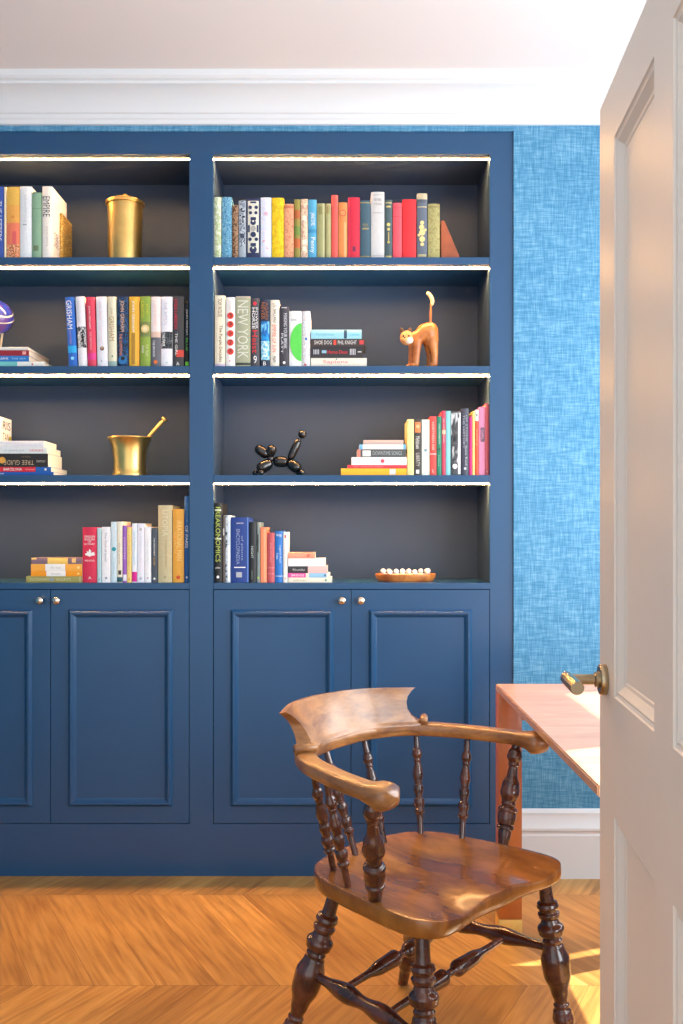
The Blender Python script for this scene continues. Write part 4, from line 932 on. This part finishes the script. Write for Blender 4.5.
for side in (0, 1):
    for j in range(NT+1):
        t = j/NT; e = crest_e(t)
        for i in range(NP+1):
            phi = e*(2*i/NP-1)
            bu, bf = crest_bot(phi); tu, tf = crest_top(phi)
            w_ = t**1.7
            u = bu + (tu-bu)*w_; f = bf + (tf-bf)*w_
            # outward normal in plan
            r_ = math.hypot(u, f+.0); nu, nf = u/ r_, f / r_
            A = phi*1.0; nu, nf = math.sin(A), -math.cos(A)
            th = (.0235 if t < .14 else .0205 - .0115*t)
            edge = 1.0
            if t > .93: th *= .85
            sg = 1 if side else -1
            grid[side, j, i] = mb.bm.verts.new(LW(u + nu*th*sg*edge, f + nf*th*sg*edge, .700 + .106*t - .004*abs(phi)**2*t + (0.002 if side == 0 and t>.95 else 0)))
for side in (0, 1):
    for j in range(NT):
        for i in range(NP):
            mb.bm.faces.new((grid[side,j,i], grid[side,j,i+1], grid[side,j+1,i+1], grid[side,j+1,i]))
for j in range(NT):
    for i in (0, NP):
        mb.bm.faces.new((grid[0,j,i], grid[1,j,i], grid[1,j+1,i], grid[0,j+1,i]))
for i in range(NP):
    for j in (0, NT):
        mb.bm.faces.new((grid[0,j,i], grid[1,j,i], grid[1,j,i+1], grid[0,j,i+1]))
for ph, du in ((-1.0, -1), (1.0, 1)):
    bu, bf = crest_bot(ph*1.02); nu, nf = math.sin(ph), -math.cos(ph)
    mb.lathe(LW(bu-nu*.0262, bf-nf*.0262, .7215), LW(bu+nu*.0262, bf+nf*.0262, .7215), [(0,.009),(.03,.0105),(.97,.0105),(1,.009)], seg=20, sub=1)
mb.build('crest_rail', ARMW, ch, angle=50)
# posts and spindles
POST = [(0,.0125),(.10,.0158),(.145,.0165),(.155,.0205),(.175,.0212),(.19,.0175),(.205,.0205),(.26,.0225),(.32,.0225),(.335,.0240),(.355,.0225),(.375,.0158),(.395,.0175),(.41,.0165),(.50,.0240),(.58,.0215),(.68,.0128),(.755,.0108),(.775,.0135),(.79,.0125),(.85,.0190),(.90,.0165),(.945,.0105),(1,.0115)]
SPN = [(0,.0072),(.20,.0080),(.215,.0128),(.235,.0135),(.25,.0105),(.31,.0142),(.34,.0135),(.36,.0088),(.38,.0098),(.44,.0132),(.475,.0125),(.49,.0088),(.51,.0100),(.58,.0138),(.64,.0115),(.70,.0080),(.72,.0098),(.735,.009),(.78,.0132),(.82,.0112),(.85,.0080),(1,.0068)]
for (a, b) in (((-.245,.022),(-.322,.070)), ((.240,.047),(.298,.052))):
    MB().lathe(LW(a[0], a[1], .446), LW(b[0], b[1], .688), POST, seg=28, sub=4).build('arm_post', DARKW, ch)
for (a, b) in (((-.221,-.069),(-.272,-.089)), ((-.160,-.160),(-.245,-.148)), ((-.049,-.184),(-.050,-.277)),
               ((.066,-.185),(.103,-.278)), ((.178,-.154),(.232,-.205)), ((.212,-.054),(.283,-.080))):
    MB().lathe(LW(a[0], a[1], .446), LW(b[0], b[1], .688), SPN, seg=22, sub=4).build('spindle', DARKW, ch)

# ------------------------------------------------------------------ open room door
dx, dy = -.0815, -.9967                      # from the free edge towards the hinge
P0 = Vector((.463, 1.72, 0)); LD = .90; ZT = 1.9675
# local frame: +x from free edge to hinge, face looks to local -y, z up
dr = empty('door_1', (P0.x, P0.y, 0), (0, 0, math.atan2(dy, dx)))
dr['kind'] = 'structure'; dr['label'] = 'open off-white panelled door at right with a brass lever handle'
TH = .042
# world face normal (-x) must be local side: rotate (1,0)->(dx,dy); local +y -> (-dy,dx)=(.9967,-.08) -> world +x, so face is at y=0, body at +y
panels = []
for a, b_ in ((.126, .400), (.498, .772)):
    for z0, z1 in ((.937, 1.868), (.205, .738)):
        panels.append((a, b_, z0, z1))
mb = MB(); xs = [0, .126, .400, .498, .772, LD]; zs_ = [.008, .205, .738, .937, 1.868, ZT]
bm = mb.bm
gv = {(i, j): bm.verts.new((x, 0, z)) for i, x in enumerate(xs) for j, z in enumerate(zs_)}
for i in range(5):
    for j in range(5):
        if i in (1, 3) and j in (1, 3): continue
        bm.faces.new((gv[i,j], gv[i+1,j], gv[i+1,j+1], gv[i,j+1]))
bk = {k: bm.verts.new(p) for k, p in {'a':(0,TH,.008),'b':(LD,TH,.008),'c':(LD,TH,ZT),'d':(0,TH,ZT)}.items()}
bm.faces.new((bk['a'], bk['b'], bk['c'], bk['d']))
bm.faces.new([gv[i,0] for i in range(6)] + [bk['b'], bk['a']]); bm.faces.new([gv[i,5] for i in range(6)] + [bk['c'], bk['d']])
bm.faces.new([gv[0,j] for j in range(6)] + [bk['d'], bk['a']]); bm.faces.new([gv[5,j] for j in range(6)] + [bk['c'], bk['b']])
mb.build('leaf', DOORP, dr, smooth=False)
for a, b_, z0, z1 in panels:
    prof = [(0,0),(.002,.003),(.006,.0045),(.010,.0035),(.014,.007),(.022,.0125),(.027,.0135),(.029,.0150),(.034,.0152)]
    mb = MB(); R_ = []
    for d_, h_ in prof:
        R_.append([mb.bm.verts.new(p) for p in ((a+d_, h_, z0+d_), (b_-d_, h_, z0+d_), (b_-d_, h_, z1-d_), (a+d_, h_, z1-d_))])
    for r1, r2 in zip(R_, R_[1:]):
        for i in range(4):
            j = (i+1) % 4; mb.bm.faces.new((r1[i], r1[j], r2[j], r2[i]))
    mb.bm.faces.new(R_[-1])
    mb.build('panel', DOORP, dr, angle=15)
hx, hz = .058, .956
hd_ = empty('handle'); hd_.parent = dr
bpy.data.objects.remove(hd_)
rose = MB().lathe((hx, -.0003, hz), (hx, -.0125, hz), [(0,.0265),(.2,.027),(.75,.027),(.9,.0262),(1,.024)], seg=40, sub=1).build('handle_rose', BRONZE, dr, angle=25)
MB().lathe((hx, -.0125, hz), (hx, -.064, hz), [(0,.0135),(.12,.0135),(.16,.0095),(1,.0092)], seg=28, sub=1).build('handle_neck', BRONZE, rose, angle=25)
MB().lathe((hx-.014, -.065, hz), (hx+.100, -.065, hz), [(0,.0095),(.02,.0116),(.97,.0116),(1,.0104)], seg=32, sub=1).build('handle_lever', BRONZE, rose, angle=25)

# ------------------------------------------------------------------ light
sun = bpy.data.lights.new('sun', 'SUN'); sun.energy = 16.0; sun.angle = math.radians(.6); sun.color = (1.0, .93, .82)
so = bpy.data.objects.new('sun', sun); COL.objects.link(so)
d = Vector((-1, -.4, -1.15)).normalized(); so.rotation_euler = d.to_track_quat('-Z', 'Y').to_euler()
wd_ = bpy.data.worlds.new('world'); SC.world = wd_; wd_.use_nodes = True
bg = wd_.node_tree.nodes['Background']; bg.inputs[0].default_value = (.93, .97, 1.0, 1); bg.inputs[1].default_value = 1.5

def window_light(y0, y1, z0, z1, e):  # soft area lamps added outside the unseen openings to fill the room
    l = bpy.data.lights.new('daylight_fill', 'AREA'); l.shape = 'RECTANGLE'; l.size = z1-z0; l.size_y = y1-y0; l.energy = e; l.color = (.90, .96, 1.0)
    o = bpy.data.objects.new('daylight_fill', l); COL.objects.link(o); o.location = (XR + .075, (y0+y1)/2, (z0+z1)/2); o.rotation_euler = (0, PI/2, 0)
window_light(wa['y0'], wa['y1'], wa['z0'], wa['z1'], 45)
window_light(wb['y0'], wb['y1'], wb['z0'], wb['z1'], 18)
window_light(wc['y0'], wc['y1'], wc['z0'], wc['z1'], 75)
# ------------------------------------------------------------------ camera
cam = bpy.data.cameras.new('camera'); co = bpy.data.objects.new('camera', cam); COL.objects.link(co)
co.location = (0, 0, H); co.rotation_euler = (PI/2, 0, 0)
cam.sensor_fit = 'VERTICAL'; cam.sensor_height = 36.0; cam.lens = 36.0 * F / 1024.0
cam.shift_y = (HY - 512.0) / 1024.0; cam.clip_start = .02; cam.clip_end = 60
SC.camera = co
SC.view_settings.view_transform = 'Standard'; SC.view_settings.look = 'None'
SC.view_settings.gamma = 1.0; SC.view_settings.exposure = 0.08; SC.view_settings.use_curve_mapping = False
